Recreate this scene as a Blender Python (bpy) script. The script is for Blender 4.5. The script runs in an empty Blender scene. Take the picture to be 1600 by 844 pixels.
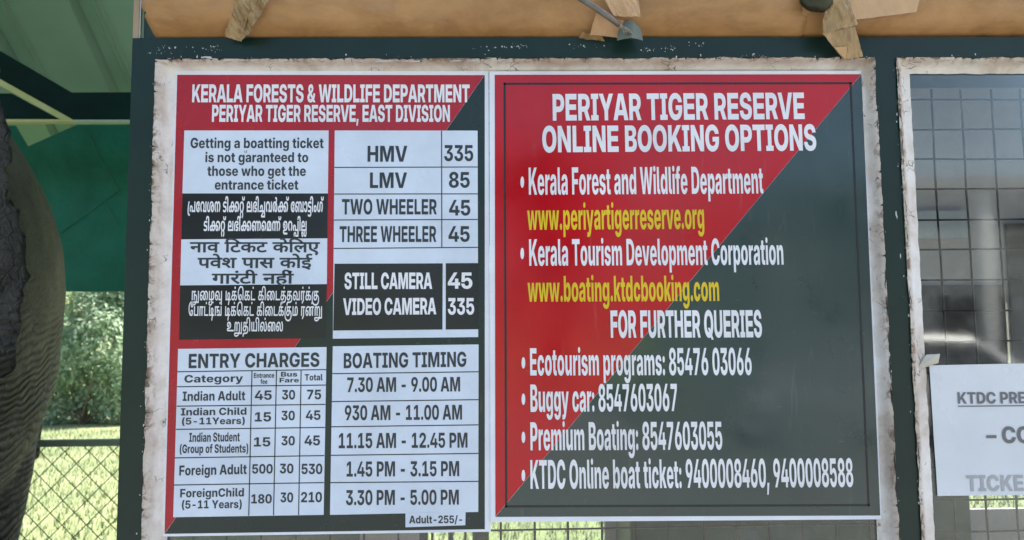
import bpy, bmesh, math, random
from mathutils import Vector, Matrix, noise
from mathutils.geometry import delaunay_2d_cdt

random.seed(7)
rad = math.radians
scene = bpy.context.scene
COL = scene.collection

# ------------------------------------------------------------------ camera
CAM = Vector((0.0, -1.5, 1.55))
PITCH, YAW, ROLL = rad(4.791), rad(-1.282), rad(0.575)
ROT = (Matrix.Rotation(YAW, 3, 'Z') @ Matrix.Rotation(PITCH, 3, 'X') @ Matrix.Rotation(ROLL, 3, 'Y'))
cam_data = bpy.data.cameras.new('camera')
cam_data.sensor_width = 36.0
cam_data.lens = 27.0
cam_data.clip_start = 0.05
cam_data.clip_end = 2000
cam = bpy.data.objects.new('camera', cam_data)
COL.objects.link(cam)
cam.matrix_world = Matrix.Translation(CAM) @ (ROT @ Matrix(((1, 0, 0), (0, 0, -1), (0, 1, 0)))).to_4x4()
scene.camera = cam
cam_data.dof.use_dof = True
cam_data.dof.focus_distance = 1.5
cam_data.dof.aperture_fstop = 6.0

# ------------------------------------------------------------------ sky and sun
SUN_EL, SUN_AZ = rad(56), rad(64)          # azimuth measured from +Y (behind the booth) towards +X
world = bpy.data.worlds.new('World')
scene.world = world
world.use_nodes = True
wn = world.node_tree.nodes
sky = wn.new('ShaderNodeTexSky')
sky.sky_type = 'NISHITA'
sky.sun_disc = False
sky.sun_elevation = SUN_EL
sky.sun_rotation = SUN_AZ
sky.air_density = 1.1
sky.dust_density = 3.0
sky.ozone_density = 1.0
bg = wn['Background']
bg.inputs['Strength'].default_value = 0.085
world.node_tree.links.new(sky.outputs[0], bg.inputs['Color'])
sd = bpy.data.lights.new('sun', 'SUN')
sd.energy = 5.0
sd.angle = rad(0.5)
sd.color = (1.0, 0.95, 0.86)
sun = bpy.data.objects.new('sun', sd)
COL.objects.link(sun)
sv = Vector((math.sin(SUN_AZ) * math.cos(SUN_EL), math.cos(SUN_AZ) * math.cos(SUN_EL), math.sin(SUN_EL)))
sun.rotation_euler = sv.to_track_quat('Z', 'Y').to_euler()
sun.location = sv * 30
vs = scene.view_settings
vs.view_transform = 'Standard'
vs.look = 'None'
vs.gamma = 1.0
vs.exposure = 1.98
scene.cycles.use_denoising = True
scene.cycles.max_bounces = 8
scene.cycles.transparent_max_bounces = 16
scene.cycles.sample_clamp_indirect = 6.0


# ------------------------------------------------------------------ helpers
def at(px, py, y=0.0):
    """the point of the vertical plane y seen at photo position (px, py)"""
    d = ROT @ Vector((px - 800.0, 1200.0, 422.0 - py))
    return CAM + d * ((y - CAM.y) / d.y)


def lin(r, g, b):
    f = lambda c: (c / 255 / 12.92) if c <= 10 else ((c / 255 + 0.055) / 1.055) ** 2.4
    return (f(r), f(g), f(b), 1.0)


def new_mat(name):
    m = bpy.data.materials.new(name)
    m.use_nodes = True
    return m, m.node_tree.nodes, m.node_tree.links, m.node_tree.nodes['Principled BSDF']


def coords(n, l, scale=(1, 1, 1)):
    tc = n.new('ShaderNodeTexCoord')
    mp = n.new('ShaderNodeMapping')
    mp.inputs['Scale'].default_value = scale
    l.new(tc.outputs['Object'], mp.inputs['Vector'])
    return mp.outputs['Vector']


def noise_tex(n, l, vec, scale, detail=4, rough=0.55, dist=0.0):
    t = n.new('ShaderNodeTexNoise')
    t.inputs['Scale'].default_value = scale
    t.inputs['Detail'].default_value = detail
    t.inputs['Roughness'].default_value = rough
    t.inputs['Distortion'].default_value = dist
    l.new(vec, t.inputs['Vector'])
    return t.outputs['Fac']


def ramp(n, l, fac, stops):
    r = n.new('ShaderNodeValToRGB')
    e = r.color_ramp.elements
    while len(e) < len(stops):
        e.new(0.5)
    for el, (p, c) in zip(e, stops):
        el.position = p
        el.color = c if len(c) == 4 else (*c, 1)
    l.new(fac, r.inputs['Fac'])
    return r.outputs['Color']


def bump(n, l, height, strength, dist, bsdf):
    b = n.new('ShaderNodeBump')
    b.inputs['Strength'].default_value = strength
    b.inputs['Distance'].default_value = dist
    l.new(height, b.inputs['Height'])
    l.new(b.outputs['Normal'], bsdf.inputs['Normal'])


def mottled(name, c1, c2, scale=8, rough=0.5, bump_s=0.2, bump_d=0.002, bscale=None, spec=0.5, stretch=(1, 1, 1), detail=5):
    m, n, l, b = new_mat(name)
    v = coords(n, l, stretch)
    f = noise_tex(n, l, v, scale, detail)
    l.new(ramp(n, l, f, [(0.3, c1), (0.7, c2)]), b.inputs['Base Color'])
    b.inputs['Roughness'].default_value = rough
    b.inputs['Specular IOR Level'].default_value = spec
    if bump_s:
        bump(n, l, noise_tex(n, l, v, bscale or scale * 3, 6, 0.6), bump_s, bump_d, b)
    return m


def world_of(o):
    m = Matrix.Translation(o.location)
    return m if o.parent is None else world_of(o.parent) @ o.matrix_parent_inverse @ m


def mesh_obj(name, verts, faces, mat, parent=None, smooth=False):
    me = bpy.data.meshes.new(name)
    me.from_pydata([tuple(v) for v in verts], [], faces)
    me.validate()
    if isinstance(mat, (list, tuple)):
        for q in mat:
            me.materials.append(q)
    else:
        me.materials.append(mat)
    if smooth:
        me.polygons.foreach_set('use_smooth', [True] * len(me.polygons))
    o = bpy.data.objects.new(name, me)
    COL.objects.link(o)
    if parent is not None:
        o.parent = parent
        o.matrix_parent_inverse = world_of(parent).inverted()
    return o


def thing(name, label, cat, loc=(0, 0, 0), group=None):
    o = bpy.data.objects.new(name, None)
    o.empty_display_size = 0.1
    COL.objects.link(o)
    o.location = loc
    return tag(o, label, cat, group)


def tag(o, label, cat, group=None):
    o['label'] = label
    o['category'] = cat
    if group:
        o['group'] = group
    return o


def kind(o, k):
    o['kind'] = k
    return o


class MB:
    """collects simple shapes into one mesh"""
    def __init__(s):
        s.v, s.f = [], []

    def add(s, verts, faces):
        o = len(s.v)
        s.v += [Vector(p) for p in verts]
        s.f += [[i + o for i in f] for f in faces]

    def box(s, a, b):
        x0, y0, z0 = a
        x1, y1, z1 = b
        s.add([(x0, y0, z0), (x1, y0, z0), (x1, y1, z0), (x0, y1, z0), (x0, y0, z1), (x1, y0, z1), (x1, y1, z1), (x0, y1, z1)],
              [[0, 3, 2, 1], [4, 5, 6, 7], [0, 1, 5, 4], [1, 2, 6, 5], [2, 3, 7, 6], [3, 0, 4, 7]])

    def prism(s, pts, depth):
        """front polygon pts (seen from -Y, counter-clockwise) pushed back along +Y"""
        n = len(pts)
        a = [Vector(p) for p in pts]
        b = [p + Vector((0, depth, 0)) for p in a]
        s.add(a + b, [list(range(n)), list(range(2 * n - 1, n - 1, -1))] + [[i, n + i, n + (i + 1) % n, (i + 1) % n] for i in range(n)])

    def tube(s, pts, r, sides=6, cap=True):
        pts = [Vector(p) for p in pts]
        rs = r if isinstance(r, (list, tuple)) else [r] * len(pts)
        o = len(s.v)
        up = None
        for i, p in enumerate(pts):
            t = (pts[min(i + 1, len(pts) - 1)] - pts[max(i - 1, 0)]).normalized()
            if up is None:
                up = t.orthogonal().normalized()
            up = (up - t * up.dot(t)).normalized()
            sd_ = t.cross(up)
            for k in range(sides):
                a = 2 * math.pi * k / sides
                s.v.append(p + (up * math.cos(a) + sd_ * math.sin(a)) * rs[i])
        for i in range(len(pts) - 1):
            for k in range(sides):
                k2 = (k + 1) % sides
                s.f.append([o + i * sides + k, o + i * sides + k2, o + (i + 1) * sides + k2, o + (i + 1) * sides + k])
        if cap:
            s.f.append([o + k for k in range(sides)][::-1])
            s.f.append([o + (len(pts) - 1) * sides + k for k in range(sides)])

    def grid(s, fn, nu, nv):
        o = len(s.v)
        for j in range(nv + 1):
            for i in range(nu + 1):
                s.v.append(Vector(fn(i / nu, j / nv)))
        for j in range(nv):
            for i in range(nu):
                a = o + j * (nu + 1) + i
                s.f.append([a, a + 1, a + nu + 2, a + nu + 1])

    def build(s, name, mat, parent=None, smooth=False):
        return mesh_obj(name, s.v, s.f, mat, parent, smooth)


def bevel(o, w=0.003, seg=2):
    m = o.modifiers.new('bevel', 'BEVEL')
    m.width = w
    m.segments = seg
    m.limit_method = 'ANGLE'
    return o


def quad(pxs, y):
    return [at(px, py, y) for px, py in pxs]

# ------------------------------------------------------------------ glyph outlines (unit 1/1000 em)
GLYPHS = {
    'h': {
        32: (269,[]),
        38: (666,[[273,-11,202,-4,141,16,91,48,55,90,32,139,25,193,29,231,40,265,58,296,84,324,116,352,155,380,311,479,338,502,352,526,356,548,353,567,341,583,322,595,296,599,264,592,243,572,235,541,246,498,278,450,328,391,677,0,499,0,208,316,152,383,108,458,95,499,90,543,97,595,116,642,147,681,188,712,239,731,296,738,352,732,399,714,437,685,466,649,484,606,490,559,479,496,446,439,393,389,244,283,207,248,196,228,193,204,196,183,205,164,237,136,284,127,322,131,359,145,394,167,426,196,453,231,474,272,488,318,492,367,633,367,630,309,621,252,604,199,581,151,550,108,510,72,463,48,419,22,371,3,322,-8]]),
        44: (269,[[28,-160,61,127,224,127,148,-160]]),
        51: (645,[[318,-12,231,-3,159,24,103,66,63,119,39,180,31,246,201,246,205,212,216,183,233,159,257,141,285,129,317,125,348,129,375,139,397,156,414,178,424,205,428,235,424,264,413,289,395,308,371,323,341,332,306,335,202,335,202,436,359,584,359,585,68,585,68,728,567,728,567,592,341,385,341,423,421,423,487,407,538,378,574,336,595,286,602,228,594,162,567,104,525,56,468,19,399,-4]]),
        52: (645,[[15,147,15,285,321,728,498,728,194,284,194,283,630,283,630,147],[373,0,373,189,373,250,373,453,540,453,540,0]]),
        53: (645,[[321,-11,244,-4,178,18,122,54,80,102,52,161,39,230,208,230,212,201,224,176,241,155,264,138,291,128,322,124,353,128,380,139,402,157,419,181,430,210,433,243,430,276,419,306,402,330,380,348,354,360,323,364,284,359,252,346,227,324,213,297,50,297,71,728,559,728,559,585,230,585,219,444,220,444,247,466,280,482,316,491,357,495,404,490,450,476,492,454,529,424,560,387,583,345,598,298,603,248,595,177,568,114,526,62,470,22,401,-3]]),
        65: (743,[[2,0,251,728,491,728,741,0,538,0,443,312,395,478,371,564,347,657,396,657,371,564,347,478,297,312,199,0],[176,136,176,277,568,277,568,136]]),
        66: (648,[[45,0,45,728,351,728,426,722,488,704,537,676,572,639,594,595,601,544,597,504,584,468,564,438,537,413,503,394,465,382,465,381,508,374,547,356,580,330,605,296,621,254,626,206,619,149,597,99,561,58,511,26,448,7,374,0],[222,138,343,138,384,144,415,160,435,186,441,220,438,243,429,264,415,280,396,292,372,300,344,303,222,303],[222,433,333,433,379,443,397,455,410,470,417,489,420,511,414,543,397,568,369,584,333,589,222,589]]),
        67: (728,[[374,-12,310,-7,251,8,196,33,146,67,105,109,70,161,45,221,29,288,24,363,29,439,45,507,70,567,105,618,146,661,196,695,251,720,310,734,374,739,439,734,499,719,552,695,599,663,638,623,670,575,692,521,705,461,522,461,505,512,474,550,431,573,378,581,327,575,285,555,251,524,227,480,212,427,207,363,212,300,227,247,251,204,285,172,327,153,378,146,430,154,473,178,504,216,523,266,705,266,692,206,670,152,638,104,599,64,552,32,499,8,439,-7]]),
        68: (707,[[318,0,124,0,124,151,309,151,369,157,417,175,453,204,479,246,495,299,500,364,495,429,479,482,453,523,415,553,367,571,306,577,121,577,121,728,318,728,389,723,453,708,511,683,561,649,604,607,638,557,663,499,678,435,683,364,678,293,663,229,638,171,604,121,562,79,512,45,454,20,390,5],[226,728,226,0,45,0,45,728]]),
        69: (622,[[45,0,45,728,592,728,592,574,226,574,226,440,564,440,564,290,226,290,226,154,592,154,592,0]]),
        70: (595,[[45,0,45,728,575,728,575,574,226,574,226,424,553,424,553,275,226,275,226,0]]),
        71: (738,[[377,-12,309,-7,247,9,191,35,142,70,101,113,68,165,44,225,29,291,24,363,29,439,45,507,70,567,105,618,147,661,196,695,251,720,310,734,374,739,437,735,496,721,549,698,597,668,637,630,669,586,691,535,702,480,518,480,502,522,473,554,433,574,380,581,329,575,286,556,252,524,227,481,212,427,207,363,212,300,227,246,253,203,287,172,331,152,383,146,426,150,462,162,491,180,513,205,526,235,530,269,570,266,387,266,387,398,707,398,707,298,697,211,666,136,616,74,549,27,469,-2]]),
        72: (723,[[45,0,45,728,226,728,226,447,497,447,497,728,678,728,678,0,497,0,497,293,226,293,226,0]]),
        73: (418,[[27,0,27,144,118,144,118,584,27,584,27,728,391,728,391,584,299,584,299,144,391,144,391,0]]),
        75: (711,[[178,124,178,345,227,407,277,469,326,531,485,728,697,728,392,361,376,361],[45,0,45,728,226,728,226,553,226,354,226,268,226,0],[501,0,308,308,416,444,708,0]]),
        76: (568,[[45,0,45,728,226,728,226,154,547,154,547,0]]),
        77: (912,[[45,0,45,728,314,728,402,454,411,424,421,388,443,308,464,227,473,191,480,162,434,162,441,191,450,227,470,308,492,388,502,424,511,454,598,728,866,728,866,0,689,0,689,308,689,336,690,370,692,450,695,538,696,622,717,622,694,537,670,449,648,369,639,336,630,308,530,0,383,0,281,308,273,336,263,369,240,449,216,537,192,622,216,622,217,538,220,450,222,370,223,336,223,308,223,0]]),
        78: (733,[[45,0,45,728,232,728,433,406,446,385,462,357,498,291,534,225,513,176,509,260,507,352,507,391,506,422,506,728,687,728,687,0,501,0,316,295,300,321,281,354,235,435,185,528,219,541,224,441,226,355,226,321,226,296,226,0]]),
        79: (747,[[373,-12,310,-7,251,8,196,33,146,67,105,109,70,161,45,221,29,288,24,363,29,439,45,507,70,567,105,618,146,661,196,695,251,720,310,734,373,739,437,734,496,720,551,695,600,661,642,618,676,567,702,507,717,439,722,363,717,288,702,220,676,161,642,109,600,66,551,32,496,8,437,-7],[373,146,421,152,462,172,495,203,520,246,535,300,540,363,535,427,520,481,495,524,462,556,421,575,373,581,326,575,285,556,252,524,227,481,212,427,207,363,212,300,227,246,252,203,285,172,326,152]]),
        80: (641,[[45,0,45,728,345,728,424,720,492,697,547,661,588,612,613,551,621,480,613,409,587,349,546,299,491,263,424,240,344,232,148,232,148,382,332,382,365,385,392,394,414,409,431,428,441,452,444,480,441,508,431,532,414,551,392,566,365,575,332,578,226,578,226,0]]),
        81: (747,[[305,261,447,261,508,185,587,94,712,-57,556,-57,473,45,413,118],[373,-12,310,-7,251,8,196,33,146,67,105,109,70,161,45,221,29,288,24,363,29,439,45,507,70,567,105,618,146,661,196,695,251,720,310,734,373,739,437,734,496,720,551,695,600,661,642,618,676,567,702,507,717,439,722,363,717,288,702,220,676,161,642,109,600,66,551,32,496,8,437,-7],[373,146,421,152,462,172,495,203,520,246,535,300,540,363,535,427,520,481,495,524,462,556,421,575,373,581,326,575,285,556,252,524,227,481,212,427,207,363,212,300,227,246,252,203,285,172,326,152]]),
        82: (659,[[45,0,45,728,347,728,426,720,494,697,549,661,589,612,614,551,623,480,614,411,588,352,545,304,489,268,419,246,337,239,156,239,156,381,334,381,367,384,394,393,416,408,432,428,443,452,446,480,443,508,432,532,416,552,394,567,366,576,334,579,226,579,226,0],[452,0,291,330,477,330,643,0]]),
        83: (671,[[338,-12,248,-4,172,18,112,54,68,104,41,166,33,241,205,241,210,209,223,183,243,162,269,146,302,136,340,133,374,135,403,143,427,154,445,169,456,188,460,209,457,228,447,244,430,258,407,270,375,281,336,290,262,305,197,323,143,348,101,379,71,417,52,461,46,512,56,575,83,631,126,676,184,711,254,732,335,739,417,732,486,711,543,676,585,629,612,570,623,500,455,500,445,539,420,569,384,588,337,594,281,585,259,574,242,559,232,541,228,520,231,502,240,487,255,474,277,462,307,453,344,444,407,431,463,418,512,401,552,381,584,357,608,330,625,298,636,263,639,222,630,154,603,96,560,50,500,16,426,-5]]),
        84: (647,[[20,574,20,728,627,728,627,574,414,574,414,0,233,0,233,574]]),
        85: (705,[[352,-12,265,-3,190,22,129,62,83,116,54,181,45,257,45,728,221,728,221,271,225,236,238,205,258,179,284,159,316,146,353,142,389,146,421,159,447,179,467,204,480,236,484,271,484,728,660,728,660,257,651,181,622,116,576,62,515,22,440,-3]]),
        86: (731,[[251,0,2,728,200,728,299,415,348,248,397,71,345,71,392,248,439,415,534,728,730,728,488,0]]),
        87: (1020,[[196,0,2,728,197,728,267,412,287,313,306,213,323,113,284,113,303,213,323,313,346,412,421,728,600,728,675,412,697,313,717,213,737,113,696,113,714,213,733,313,753,412,823,728,1018,728,824,0,624,0,533,361,523,406,512,458,500,518,484,588,536,588,520,518,508,458,498,406,487,361,396,0]]),
        89: (714,[[272,0,272,258,2,728,209,728,322,517,350,463,377,408,346,408,372,463,398,517,506,728,712,728,448,258,448,0]]),
    },
    'b': {
        32: (269,[]),
        40: (391,[[75,294,79,378,90,465,109,551,133,633,163,707,196,770,350,770,293,615,256,452,246,372,242,294,254,162,268,95,289,24,316,-53,350,-139,196,-139,144,-37,106,71,83,182]]),
        41: (391,[[41,-139,75,-53,102,25,123,96,137,163,148,294,145,372,135,452,98,615,71,695,41,770,194,770,228,707,257,633,282,551,300,465,312,378,316,294,308,181,285,70,247,-37,194,-139]]),
        44: (269,[[24,-185,64,116,223,116,135,-185]]),
        45: (645,[[490,356,490,227,155,227,155,356]]),
        46: (269,[[135,-10,100,-3,71,16,51,45,44,80,51,115,71,144,100,163,135,170,170,163,199,144,219,115,225,80,219,45,199,16,170,-3]]),
        47: (390,[[383,762,149,-109,7,-109,242,762]]),
        48: (645,[[323,-10,263,-5,209,9,163,34,124,68,92,111,67,163,42,255,34,363,43,472,67,564,92,616,124,659,163,693,210,718,263,733,323,738,383,733,436,718,482,693,521,659,553,616,579,564,603,472,611,363,603,255,579,163,554,111,521,68,482,34,436,9,383,-5],[323,126,361,133,392,153,416,186,433,232,443,291,446,363,443,436,433,496,416,542,392,575,361,595,323,602,284,595,253,575,229,542,212,496,202,436,199,363,202,291,212,232,229,186,253,153,284,133]]),
        49: (645,[[83,0,83,135,582,135,582,0],[434,728,434,0,268,0,268,579,264,579,99,468,99,616,267,728]]),
        50: (645,[[60,0,60,121,325,353,377,403,412,451,422,477,425,505,421,534,411,558,395,578,374,593,349,602,319,605,289,602,262,592,240,575,224,552,214,524,211,490,53,490,61,561,86,622,126,671,179,708,244,730,320,738,394,731,459,710,513,677,553,633,578,579,586,516,582,472,569,430,545,388,511,344,463,294,402,238,292,139,292,135,593,135,593,0]]),
        51: (645,[[318,-10,237,-3,168,20,112,56,71,103,44,159,35,222,201,222,206,194,217,171,235,151,259,137,287,127,318,124,349,128,376,137,399,153,416,174,427,200,430,230,426,258,415,283,397,305,372,321,340,331,303,335,212,335,212,439,372,588,372,591,72,591,72,728,571,728,571,604,331,386,331,422,409,424,476,408,530,377,569,334,594,281,602,220,593,155,566,99,522,53,465,18,396,-3]]),
        52: (645,[[21,132,21,263,303,728,466,728,189,268,189,264,624,264,624,132],[375,0,375,172,379,230,379,454,532,454,532,0]]),
        53: (645,[[319,-10,244,-3,179,18,124,53,82,98,55,153,45,216,207,216,211,190,223,166,240,147,263,132,290,123,319,120,351,123,379,135,403,153,420,178,431,207,435,241,431,276,420,306,402,330,379,349,351,361,318,365,284,361,253,349,227,331,210,307,59,325,88,728,554,728,554,591,230,591,215,424,218,424,243,450,277,469,318,482,364,486,411,482,455,469,495,447,529,418,557,383,579,342,592,296,597,246,588,175,562,113,520,62,465,23,397,-2]]),
        54: (645,[[326,-10,253,-3,187,20,130,56,87,105,59,167,50,239,56,297,73,355,102,414,141,478,311,728,483,728,258,400,212,400,243,433,294,460,327,468,365,470,429,463,485,443,532,409,566,364,588,308,596,242,587,171,561,110,520,59,465,22,400,-2],[323,120,355,124,383,135,406,153,423,177,434,206,438,238,434,271,423,300,406,323,383,342,355,353,323,357,293,353,265,342,242,324,224,300,213,271,209,239,213,206,224,178,242,154,265,135,293,124]]),
        55: (645,[[112,0,409,587,409,590,63,590,63,728,583,728,583,590,285,0]]),
        56: (645,[[322,-10,243,-4,173,16,115,48,71,90,44,140,34,196,40,241,56,281,82,316,116,344,157,364,203,376,203,379,145,399,99,435,70,483,60,541,68,595,94,643,134,683,187,713,250,732,322,738,395,732,458,713,511,683,551,643,577,595,585,541,575,483,546,435,500,399,443,379,443,376,488,364,529,344,563,316,589,281,605,241,611,196,602,140,574,90,530,48,472,16,402,-4],[322,109,354,113,382,122,405,137,422,158,433,182,436,210,433,237,422,262,404,282,381,298,354,308,322,311,291,308,264,298,241,283,223,262,212,238,208,210,212,182,223,158,240,138,263,122,291,113],[322,432,350,435,374,444,394,457,409,476,418,498,422,523,418,549,409,571,394,589,374,602,350,611,322,614,295,611,271,602,251,589,236,571,226,549,223,523,226,498,236,476,251,458,271,444,295,435]]),
        57: (645,[[319,737,392,730,459,708,515,671,558,622,586,561,596,489,590,430,572,373,543,314,504,250,334,0,163,0,387,327,433,327,402,295,351,268,318,260,281,257,216,264,160,285,114,318,79,364,57,420,50,486,58,557,84,618,126,668,180,706,245,730],[322,608,291,604,263,592,240,574,222,550,211,522,207,489,211,457,222,428,240,404,263,386,291,374,322,371,353,374,380,386,403,404,421,428,432,457,436,489,432,521,421,550,404,574,380,592,353,604]]),
        58: (269,[[135,-10,100,-3,71,16,51,45,44,80,51,115,71,144,100,163,135,170,170,163,199,144,219,115,225,80,219,45,199,16,170,-3],[135,334,100,340,71,360,51,389,44,424,51,459,71,488,100,507,135,514,170,507,199,488,219,459,225,424,219,389,199,360,170,340]]),
        65: (754,[[16,0,263,728,486,728,738,0,549,0,446,325,400,488,353,669,393,669,349,488,304,325,202,0],[182,153,182,283,573,283,573,153]]),
        66: (658,[[55,0,55,728,355,728,429,722,490,704,539,676,573,639,594,594,601,543,597,503,584,468,564,438,537,414,504,396,467,384,467,379,509,372,547,355,581,329,606,295,623,253,629,204,621,148,599,99,563,58,514,26,451,7,376,0],[222,134,342,134,391,140,426,157,447,184,454,220,451,246,441,269,425,288,403,302,376,310,344,313,222,313],[222,428,331,428,359,430,383,438,403,450,418,467,427,488,431,512,424,546,404,572,373,589,333,594,222,594]]),
        67: (738,[[381,-10,318,-6,259,9,205,34,156,67,115,110,82,161,56,221,41,288,36,363,41,439,57,507,82,566,116,618,157,660,205,694,288,727,381,738,444,733,501,720,554,697,599,667,638,628,669,582,691,529,703,470,533,470,515,520,484,558,440,582,385,590,334,583,290,563,255,530,229,485,213,430,208,363,213,296,229,240,255,196,290,164,334,144,384,138,439,146,483,170,515,207,533,258,704,258,693,205,673,156,644,110,607,70,562,37,509,11,448,-5]]),
        68: (717,[[321,0,129,0,129,143,313,143,373,149,423,166,461,196,489,238,506,294,511,364,506,434,489,490,461,532,422,561,372,579,312,584,125,584,125,728,322,728,392,723,456,708,513,684,562,650,603,608,636,558,661,500,675,436,680,364,675,292,661,227,637,170,604,119,562,77,513,44,456,20,392,5],[224,728,224,0,55,0,55,728]]),
        69: (612,[[55,0,55,728,569,728,569,588,224,588,224,435,542,435,542,299,224,299,224,140,569,140,569,0]]),
        70: (587,[[55,0,55,728,556,728,556,588,224,588,224,409,528,409,528,272,224,272,224,0]]),
        71: (747,[[385,-10,319,-5,258,10,203,35,154,70,113,113,80,165,56,224,41,290,36,363,42,438,57,506,82,565,117,617,158,660,207,694,261,718,320,733,382,738,443,733,500,720,552,698,598,668,636,632,667,589,688,541,700,488,529,488,511,530,480,563,438,583,386,590,335,583,291,563,256,531,229,486,213,430,208,364,213,298,229,242,255,197,291,164,335,144,388,138,433,142,472,154,502,175,525,202,539,235,543,274,578,270,395,270,395,395,707,395,707,299,702,238,689,183,666,134,617,73,552,27,474,-1]]),
        72: (739,[[55,0,55,728,224,728,224,441,515,441,515,728,684,728,684,0,515,0,515,301,224,301,224,0]]),
        73: (462,[[32,0,32,137,147,137,147,591,32,591,32,728,430,728,430,591,315,591,315,137,430,137,430,0]]),
        75: (724,[[180,145,180,313,225,385,272,453,329,527,495,728,697,728,391,365,376,369],[55,0,55,728,224,728,224,545,222,350,224,269,224,0],[509,0,309,315,413,440,707,0]]),
        76: (565,[[55,0,55,728,224,728,224,140,536,140,536,0]]),
        77: (929,[[55,0,55,728,313,728,411,433,419,404,429,368,449,283,469,196,477,157,483,124,448,124,454,157,462,195,481,282,502,368,511,404,519,433,616,728,874,728,874,0,706,0,706,320,706,347,707,381,709,462,711,550,713,632,726,632,705,546,682,458,660,380,650,347,642,320,535,0,395,0,286,320,278,347,268,379,246,457,222,545,200,632,216,632,217,550,220,463,222,382,223,348,223,320,223,0]]),
        78: (753,[[55,0,55,728,237,728,447,390,482,330,519,257,555,171,538,156,533,242,529,334,527,375,527,408,527,728,698,728,698,0,516,0,324,308,283,379,240,459,217,506,192,558,215,563,221,462,225,373,226,337,227,309,227,0]]),
        79: (764,[[382,-10,319,-6,260,9,206,34,157,67,116,110,82,161,57,221,41,288,36,363,41,439,57,507,82,566,116,618,157,660,206,694,289,727,382,738,445,733,504,718,558,694,606,660,648,618,682,566,707,507,722,439,727,363,722,288,707,221,682,161,648,110,606,67,558,33,504,9,445,-6],[382,138,432,144,475,164,509,196,535,240,551,296,556,363,551,431,535,487,509,531,475,564,432,583,382,590,332,583,290,564,255,531,229,487,213,431,208,363,213,296,229,240,255,196,290,164,332,144]]),
        80: (647,[[55,0,55,728,350,728,427,720,493,696,546,659,585,609,609,549,617,479,609,409,585,349,545,300,491,263,425,240,347,232,158,232,158,368,323,368,360,372,391,382,415,399,432,421,442,448,446,479,442,511,432,538,415,560,390,576,360,586,323,589,224,589,224,0]]),
        82: (659,[[55,0,55,728,351,728,428,720,494,698,547,662,586,614,610,555,618,486,610,417,585,359,545,312,491,278,424,256,345,249,156,249,156,383,324,383,361,386,391,395,415,409,433,429,443,455,447,486,443,517,433,542,415,563,391,578,361,587,324,590,224,590,224,0],[458,0,286,331,465,331,641,0]]),
        83: (661,[[336,-11,250,-3,177,18,117,52,73,101,45,163,35,238,197,238,203,205,217,178,237,157,264,141,297,132,335,128,370,131,400,139,424,151,442,167,453,187,456,210,453,230,443,247,427,261,403,274,373,284,335,294,258,311,198,329,147,353,106,383,77,420,59,463,53,514,62,577,89,631,132,676,189,710,257,731,335,738,414,731,482,710,537,675,578,630,604,574,614,509,453,509,443,547,419,575,383,593,335,599,303,597,276,589,254,578,238,563,228,544,225,524,228,503,238,486,255,472,277,460,338,441,402,427,453,414,498,397,536,376,568,352,593,324,611,291,622,255,626,213,617,149,591,93,549,49,492,16,420,-4]]),
        84: (664,[[29,588,29,728,635,728,635,588,417,588,417,0,248,0,248,588]]),
        85: (720,[[360,-10,274,-2,199,23,138,63,93,116,64,182,55,257,55,728,222,728,222,271,226,234,239,201,260,174,288,153,321,140,360,136,399,140,433,153,460,174,481,201,494,234,498,271,498,728,665,728,665,257,656,182,627,116,582,63,520,23,446,-2]]),
        86: (751,[[267,0,16,728,204,728,308,402,354,241,401,62,360,62,405,242,448,402,549,728,734,728,490,0]]),
        87: (1040,[[211,0,16,728,201,728,275,398,295,297,312,190,329,87,296,87,315,190,334,297,355,398,435,728,606,728,685,398,706,297,726,190,744,87,710,87,728,190,745,297,765,398,839,728,1024,728,829,0,639,0,549,353,536,415,524,483,498,630,542,630,516,484,491,353,401,0]]),
        89: (734,[[286,0,286,265,16,728,213,728,329,507,359,445,387,375,356,375,382,445,411,507,522,728,717,728,453,265,453,0]]),
        97: (579,[[209,-10,159,-5,116,8,80,30,53,61,35,101,29,149,33,191,45,225,65,252,90,274,120,291,154,303,232,317,274,321,307,325,331,331,348,339,358,350,361,364,361,367,352,398,326,419,285,426,242,419,212,398,197,368,46,381,60,428,86,468,122,500,168,524,223,539,288,544,337,541,383,532,423,518,458,497,486,472,507,441,521,404,525,363,525,0,368,0,368,75,364,75,328,29,276,0,245,-7],[258,100,286,103,311,112,332,126,349,144,359,166,362,192,362,243,344,236,321,230,294,225,266,221,224,209,196,188,186,156,195,126,221,107]]),
        98: (627,[[373,-9,336,-6,304,4,277,19,254,38,221,85,217,85,217,0,54,0,54,728,219,728,219,450,222,450,255,497,277,516,304,531,337,541,375,544,433,536,485,513,530,473,564,419,587,351,594,268,587,186,565,117,531,63,487,23,433,-1],[321,121,352,126,378,139,398,161,413,190,422,226,426,268,423,309,413,345,398,374,378,396,352,410,321,414,290,410,264,396,243,374,227,345,217,310,214,268,217,226,227,191,243,161,264,139,291,126]]),
        99: (585,[[303,-11,226,-2,159,24,106,66,66,121,41,189,33,266,41,344,66,412,106,468,159,509,226,536,303,544,353,541,399,530,439,513,475,490,504,461,528,427,544,389,553,346,399,328,387,365,368,393,340,410,305,416,274,412,248,398,228,376,213,347,203,310,200,267,203,224,213,188,228,158,248,136,274,122,305,117,340,123,368,141,388,170,399,208,553,191,545,147,529,108,505,73,476,44,440,21,399,3,353,-7]]),
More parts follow.
